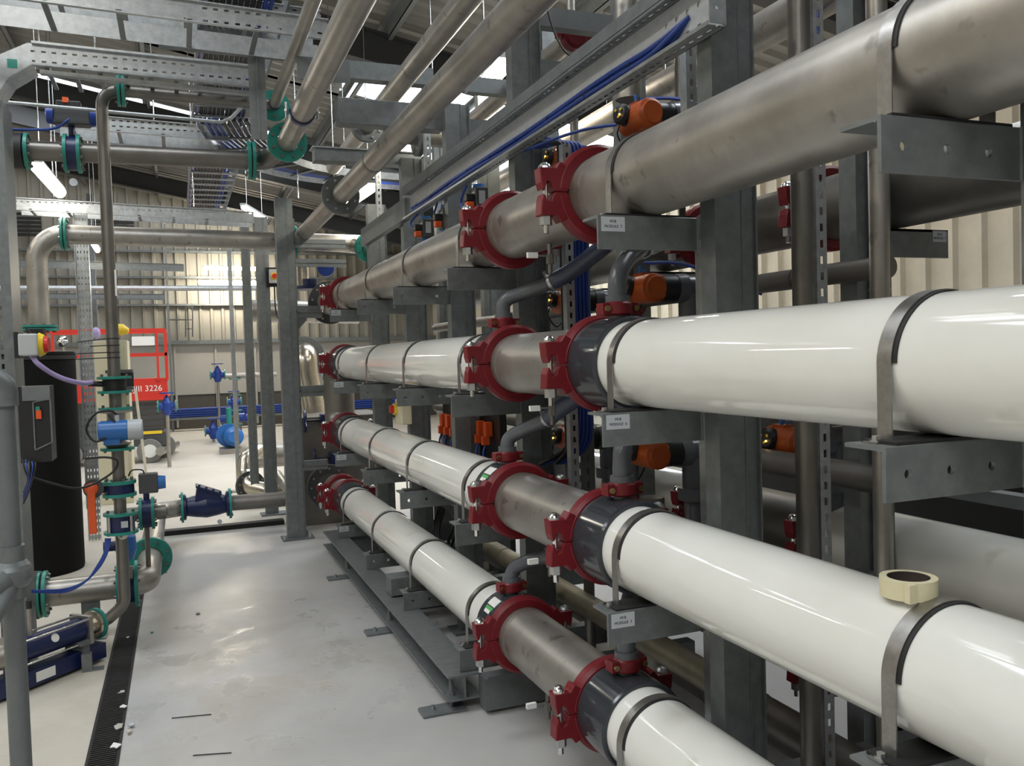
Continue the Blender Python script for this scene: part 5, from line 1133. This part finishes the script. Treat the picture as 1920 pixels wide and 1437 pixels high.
flange_pair(t, at(470, 912, Y=10.05), (.35, -1, .15), .17, .018, .008, 10, 'lift_grey', .1)
t = thing('large_steel_drum', 'fat steel pipe stub behind the swan neck pipe', 'pipe', (.9, 11, .4)); c = at(478, 856, Y=10.9); b = MB(); b.lathe(c, (1, 0, 0), [(0, 0), (0, .12), (.03, .15), (.9, .15)], 28); part('pipe_run', b, 'steel', t)
b = MB(); b.cyl(at(520, 890, Y=9.6), at(545, 925, Y=8.6), .05, 18); single('slanting_pipe', b, 'steel', 'short steel pipe slanting down behind the far end post', 'pipe')

# ================================================================ middle distance and far wall
# red scissor lift
t = thing('scissor_lift', 'red scissor lift with guard rails parked near the far wall', 'scissor lift', (-1.0, 15.6, 0))
x0, x1, y0, y1 = -1.95, -.17, 15.3, 16.1
b = MB(); b.box(x0, x1 - .02, y0, y1, 1.06, 1.40); b.box(x0 - .02, x1, y0 - .02, y1 + .02, 1.04, 1.10); q = part('platform_side', b, 'lift_red', t)
b = MB()
for z in (2.20, 1.80): b.bar((x0, y0, z), (x1 - .02, y0, z), .035, .06 if z > 2 else .035); b.bar((x0, y1, z), (x1 - .02, y1, z), .035, .05)
for x in (x0, -.95, x1 - .02): b.bar((x, y0, 1.36), (x, y0, 2.22), .04, .04); b.bar((x, y1, 1.36), (x, y1, 2.22), .04, .04)
for z in (2.20, 1.80): b.bar((x1 - .02, y0, z), (x1 - .02, y1, z), .035, .045)
b.bar((x1 - .15, y0 - .01, 1.36), (x1 - .15, y0 - .01, 2.2), .035, .04); b.bar((-.75, y0 - .01, 1.80), (x1, y0 - .01, 1.80), .02, .05)
part('guard_rails', b, 'lift_red', t)
text('SJIII 3226', .135, (-.52, y0 - .004, 1.235), (math.pi / 2, 0, 0), q, 'paper')
b = MB(); b.box(-.70, -.35, y0 - .015, y0 - .005, 1.95, 2.10); part('notice_plate', b, 'paper', t)
for k in range(5):
    b = MB(); z = .96 - k * .10; s = 1 if k % 2 else -1; b.bar((x0 + .1, y0 + .1, z - .05), (x1 - .1, y0 + .1, z + .05 * 0), .05, .075); part('scissor_arm', b, 'lift_grey', t)
b = MB(); b.box(x0 + .05, x1 - .06, y0 + .02, y1 - .02, .28, .50); part('chassis', b, 'lift_grey', t); b = MB(); b.box(-.6, -.3, y0 + .005, y0 + .02, .48, .53); part('warning_strip', b, 'yellow', t)
for x, y in ((-.50, y0), (-.30, y1 - .1), (x0 + .25, y0), (x0 + .25, y1 - .1)):
    b = MB(); b.lathe((x, y - .02, .20), (0, 1, 0), [(0, .09), (0, .19), (.015, .20), (.11, .20), (.125, .19), (.125, .09)], 32); w_ = part('wheel', b, 'tyre', t)
    b = MB(); b.lathe((x, y - .025, .20), (0, 1, 0), [(0, 0), (0, .11), (.03, .10), (.05, .09)], 24); part('hub', b, 'paper', w_)
# cream cabinets and the leaning board
t = thing('cream_cabinet', 'tall cream cabinet standing behind the thin riser pipe', 'cabinet', (-.65, 11.2, 0)); b = MB(); b.box(-.92, -.555, 11.0, 11.5, 0, 1.93); part('body', b, 'cream', t, bevel=.006); b = MB(); b.box(-.60, -.585, 10.99, 11.0, .1, 1.85); part('door_edge', b, 'wood', t)
b = MB(); b.bar((-.46, 12.6, 0), (-.565, 12.75, 1.30), .16, .03, (1, 0, 0)); single('leaning_board', b, 'wood', 'pale timber board leaning on the cream cabinet', 'board')
b = MB(); b.box(-.78, -.50, 10.7, 10.99, 1.55, 1.585); b.box(-.78, -.50, 10.7, 10.99, 1.35, 1.385); b.box(-.78, -.50, 10.97, 10.99, 1.385, 1.55); single('grey_shelf_bracket', b, 'lift_grey', 'dark grey open bracket behind the riser beside the tank', 'bracket')
t = thing('lilac_bulb', 'small lilac bulb standing on the cream cabinet behind the riser', 'funnel', (-.6, 10.5, 1.9)); c = at(180, 625, Y=11.1); b = MB(); b.dome(c, (0, 0, 1), .05, .07); b.dome(c, (0, 0, -1), .05, .06); b.cyl((c.x, c.y, 1.93), c, .012, 10); part('bulb', b, 'lilac', t)
t = thing('yellow_beacon', 'yellow lamp head clipped behind the riser pipe above the cabinets', 'lamp', (-.5, 10, 2)); c = at(220, 617, Y=10.95); b = MB(); b.lathe(c, (1, 0, -.25), [(0, 0), (0, .06), (.05, .07), (.12, .035), (.13, 0)], 20); part('lamp_head', b, 'yellow', t); b = MB(); b.cyl(c, (c.x, c.y, 1.0), .014, 8); part('stalk', b, 'teal', t)
# blue valves, pump and pipes near the wall
def gate_valve(label, px, py, Y_, s=1.0, stand=True, m='blue'):
    c = at(px, py, Y=Y_); t = thing('gate_valve', label, 'valve', (c.x, c.y, 0))
    b = MB(); b.lathe(c, (0, 0, 1), [(-.14 * s, 0), (-.14 * s, .05 * s), (-.06 * s, .08 * s), (.05 * s, .08 * s), (.10 * s, .05 * s), (.16 * s, .025 * s), (.18 * s, 0)], 20); b.cyl(c + Vector((-.12 * s, 0, 0)), c + Vector((.12 * s, 0, 0)), .06 * s, 18)
    part('valve_body', b, m, t); b = MB(); b.lathe(c + Vector((0, 0, .20 * s)), (0, 0, 1), [(0, 0), (0, .11 * s), (.02, .11 * s), (.02, 0)], 24); part('hand_wheel', b, m, t)
    for sx in (-1, 1): flange1(t, c + Vector((sx * .12 * s, 0, 0)), (sx, 0, 0), .095 * s, .02, 4, 'teal', .03)
    if stand: b = MB(); b.cyl((c.x, c.y, 0), c + Vector((0, 0, -.12 * s)), .03, 14); part('stand_pipe', b, 'steel', t)
    return t
gate_valve('blue gate valve with a hand wheel on a stand pipe before the far wall', 408, 703, 20.0, 1.15)
gate_valve('low blue gate valve with a hand wheel near the far wall floor', 400, 808, 18.5, 1.2)
gate_valve('blue valve on a short stand beside the scissor lift wheels', 313, 762, 14.5, 1.0)
gate_valve('blue valve in front of the teal flanged riser by the blue pump', 439, 754, 17.2, .95)
t = thing('pipe_riser', 'steel pipe riser with teal flanges by the blue pump', 'pipe', (.98, 17.6, 0)); c = at(440, 700, Y=17.6); b = MB(); b.cyl((c.x, c.y, 0), (c.x, c.y, c.z), .05, 18); b.cyl((c.x, c.y, c.z - .05), (c.x + .8, c.y, c.z - .05), .045, 16); part('pipe_run', b, 'steel', t)
for py in (712, 742, 771, 797): flange1(t, (c.x, c.y, at(440, py, Y=17.6).z), (0, 0, 1), .11, .02, 4)
b = MB(); b.cyl((c.x, c.y - .06, at(440, 745, Y=17.6).z), (c.x, c.y - .06, at(440, 716, Y=17.6).z), .03, 10); part('orange_sleeve', b, 'orange_red', t)
b = MB(); b.cyl(at(415, 706, Y=20.1), at(470, 705, Y=20.1), .055, 18); single('wall_pipe', b, 'steel', 'steel pipe leading from the blue gate valve toward the rack', 'pipe')
t = thing('blue_pump', 'blue electric pump on a steel base standing on the far floor', 'pump', (.87, 16, 0)); c = Vector((.87, 16.0, .30))
b = MB(); b.lathe(c + Vector((0, -.12, 0)), (0, 1, 0), [(0, 0), (0, .10), (.03, .13), (.06, .17), (.40, .17), (.40, 0)], 28); part('motor', b, 'blue_bright', t)
b = MB(); b.lathe(c + Vector((-.08, .30, .0)), (0, 1, 0), [(0, 0), (0, .21), (.10, .21), (.10, 0)], 26); part('volute', b, 'blue_bright', t); b = MB(); b.box(c.x - .24, c.x + .24, 15.85, 16.5, .0, .09); part('base_frame', b, 'steel', t); b = MB(); b.cyl(c + Vector((-.05, .35, .15)), c + Vector((-.05, .35, .5)), .05, 14); part('outlet', b, 'teal', t)
for i, (px, py, Y_) in enumerate(((423, 786, 19.5), (470, 784, 19.5), (450, 783, 19.0))):
    c = at(px, py, Y=Y_); t = thing('small_blue_motor', 'small blue motor behind the blue pump, %s in line' % ORD[i], 'motor', (c.x, c.y, 0), 'small blue motors'); b = MB(); b.lathe(c, (1, -.3, 0), [(-.1, 0), (-.1, .09), (.1, .09), (.1, 0)], 20); part('motor', b, 'blue', t); b = MB(); b.cyl((c.x, c.y, 0), c, .03, 10); part('stand', b, 'steel_dark', t)
for i in range(4):
    z = .36 + .055 * i; b = MB(); b.cyl((-.3, 21.9 - .02 * i, z), (6, 21.9, z), .03, 10); single('wall_cable', b, 'blue_cable', 'blue cable run fixed along the foot of the far wall, %s from the floor' % ORD[i], 'cable', 'blue cables at the far wall')
b = MB(); b.box(-.3, 6, 21.8, 22.1, .28, .31); single('wall_tray', b, 'galv', 'low slotted tray along the foot of the far wall', 'cable tray')
b = MB(); b.cyl(at(300, 847, Y=15.0), at(330, 833, Y=17.0), .07, 16); single('floor_hose', b, 'steel', 'short steel coupling lying on the floor beside the lift wheels', 'fitting')
t = thing('wall_lattice', 'thin grey ladder rack fixed to the far wall under the glowing tubes', 'rack', (.3, 21, 2.2)); b = MB()
for px in (348, 361): b.bar(at(px, 572, Y=22.3), at(px, 632, Y=22.3), .02, .03)
for py in (576, 600, 617): b.bar(at(348, py, Y=22.3), at(361, py, Y=22.3), .02, .02)
b.bar(at(318, 600, Y=22.3), at(348, 600, Y=22.3), .02, .03); part('rails', b, 'lift_grey', t)
for i, (px, Y_) in enumerate(((316, 22.2), (178, 18.6))):
    b = MB(); b.bar((at(px, 600, Y=Y_).x, Y_, 0), (at(px, 600, Y=Y_).x, Y_, 5.0), .10 if i else .05, .12); single('wall_stanchion', b, 'galv_dull', ('slim', 'grey')[i] + ' upright stanchion before the cladding, ' + ('beside the ladder rack', 'behind the slotted post'), 'post') if 0 else single('wall_stanchion', b, 'galv_dull', ('slim upright stanchion before the cladding beside the thin ladder rack', 'grey upright stanchion before the cladding behind the slotted post')[i], 'post')
b = MB(); b.cyl((-3.5, 17.2, 3.05), (1.6, 17.2, 3.05), .05, 14); single('far_pipe', b, 'galv_bright', 'thin bright pipe running level across the far bay', 'pipe')
# louvre panels on the gable
for i, (pxa, pxb) in enumerate(((30, 76), (178, 250))):
    a = at(pxa, 440, Y=22.4); c = at(pxb, 395, Y=22.4); t = thing('wall_louvre', 'dark horizontal louvre panel high on the far wall, %s one' % ORD[i], 'louvre', (a.x, 22.4, a.z), 'wall louvres'); b = MB()
    for k in range(6): z = a.z + (c.z - a.z) * k / 6; b.bar((a.x, 22.38, z), (c.x, 22.38, z), .03, .07, (0, -.5, 1))
    part('slats', b, 'dark_beam', t)
for i, (px, py) in enumerate(((138, 342),)):
    c = at(px, py, Y=22.0); b = MB(); b.lathe(c, (0, -1, 0), [(0, 0), (0, .09), (.03, .09), (.03, 0)], 24); single('round_vent', b, 'plate', 'round pale cover on the far wall above the trays', 'vent')

# ================================================================ fluorescent fittings
def fitting(label, a, b_, r=.045, glow='tube_glow', wires=2, power=14, color=WARM, top=None, hide=False):
    a = Vector(a); c = Vector(b_); t = thing('tube_light', label, 'ceiling light', tuple((a + c) / 2), 'fluorescent light fittings'); d = (c - a).normalized()
    b = MB(); b.bar(a - d * .02 + Vector((0, 0, .035)), c + d * .02 + Vector((0, 0, .035)), .09, .035); part('housing', b, 'box_grey', t, bevel=.006)
    b = MB(); q = []
    b.tube([a, a + d * .02, c - d * .02, c], [r * .7, r, r, r * .7], 16); part('diffuser', b, glow, t)
    for k in range(wires):
        p = a + (c - a) * (.15 + .7 * k); b = MB(); zt = rz_(p.x) - .08
        b.cyl((p.x, p.y, p.z + .05), (p.x, p.y, zt), .004, 6); part('chain', b, 'chrome', t)
    return t
fitting('glowing tube light hanging under the aisle pipe beside the tray post', (-1.02, 7.95, 3.30), (-.985, 9.15, 3.30), .055)
c = at(905, 165, D=6.2); e = at(950, 115, D=5.4); fitting('glowing bulkhead light hanging by a chain beside the tall column', c, e, .055, 'tube_glow_hot')
fitting('glowing tube light seen beyond the lowest overhead pipe', (1.755, 7.85, 3.235), (1.68, 9.1, 3.235), .05)
fitting('glowing tube light seen through the rack crossbeams', at(1010, 85, D=8), at(1048, 47, D=7.3), .035)
fitting('upper of two level glowing tubes near the far wall', at(381, 502, Y=21.5), at(484, 504, Y=21.5), .055, 'tube_glow_hot')
fitting('lower of two level glowing tubes near the far wall', at(372, 530, Y=21.7), at(484, 531, Y=21.7), .055, 'tube_glow_hot')
fitting('glowing tube light slanting beside the end of the cable ladder', at(456, 388, Y=13.0), at(497, 412, Y=14.2), .04)
fitting('short glowing tube light hanging behind the pale slotted post', at(171, 450, Y=14.6), at(183, 470, Y=15.8), .04)
# added tube lights round the camera and past the rack, brightening vessels and hall
for i, (x, y, z) in enumerate(((-.9, 1.6, 4.2), (-.9, -2.4, 4.2), (-3.4, 3.0, 4.2), (-3.4, -1.0, 4.2), (-3.4, 7.0, 4.2), (3.9, 6.0, 3.9), (4.4, 10.0, 3.9))):
    fitting('added long tube light hanging from the roof, %s of those round the camera' % ORD[i], (x, y, z), (x, y + 1.5, z), .045)
# ================================================================ small things on the floor
for i, (a, c_) in enumerate(((at(322, 1347, Z=.003), at(396, 1340, Z=.003)), (at(362, 1417, Z=.003), at(434, 1412, Z=.003)))):
    b = MB(); b.cyl(a, c_, .0025, 8); single('loose_rod', b, 'dark_beam', 'thin dark rod lying on the grey floor, %s one' % ('farther', 'nearer to the camera')[i], 'rod')
random.seed(5)
for i, (px, py, s, m_) in enumerate(((228, 1299, .030, 'debris'), (232, 1326, .034, 'paper'), (222, 1364, .045, 'debris'), (246, 1360, .040, 'plate'), (215, 1400, .05, 'paper'), (242, 1372, .03, 'wood'), (285, 1187, .02, 'teal'), (240, 1196, .02, 'paper'), (370, 1152, .03, 'dark_beam'))):
    p = at(px, py, Z=.011 if px < 250 else .002); b = MB(); n = 7; pts = []
    for k in range(n): a = 2 * math.pi * k / n; pts.append((p.x + s * .6 * (.4 + .7 * random.random()) * math.cos(a), p.y + s * .8 * (.3 + .7 * random.random()) * math.sin(a)))
    b.prism(pts, 'z', p.z, p.z + .004); single('floor_scrap', b, m_, 'small torn scrap lying by the drain grating, %s from the far side' % ORD[i], 'scrap', 'scraps on the floor')
for o in bpy.data.objects:
    if '_org' in o: del o['_org']
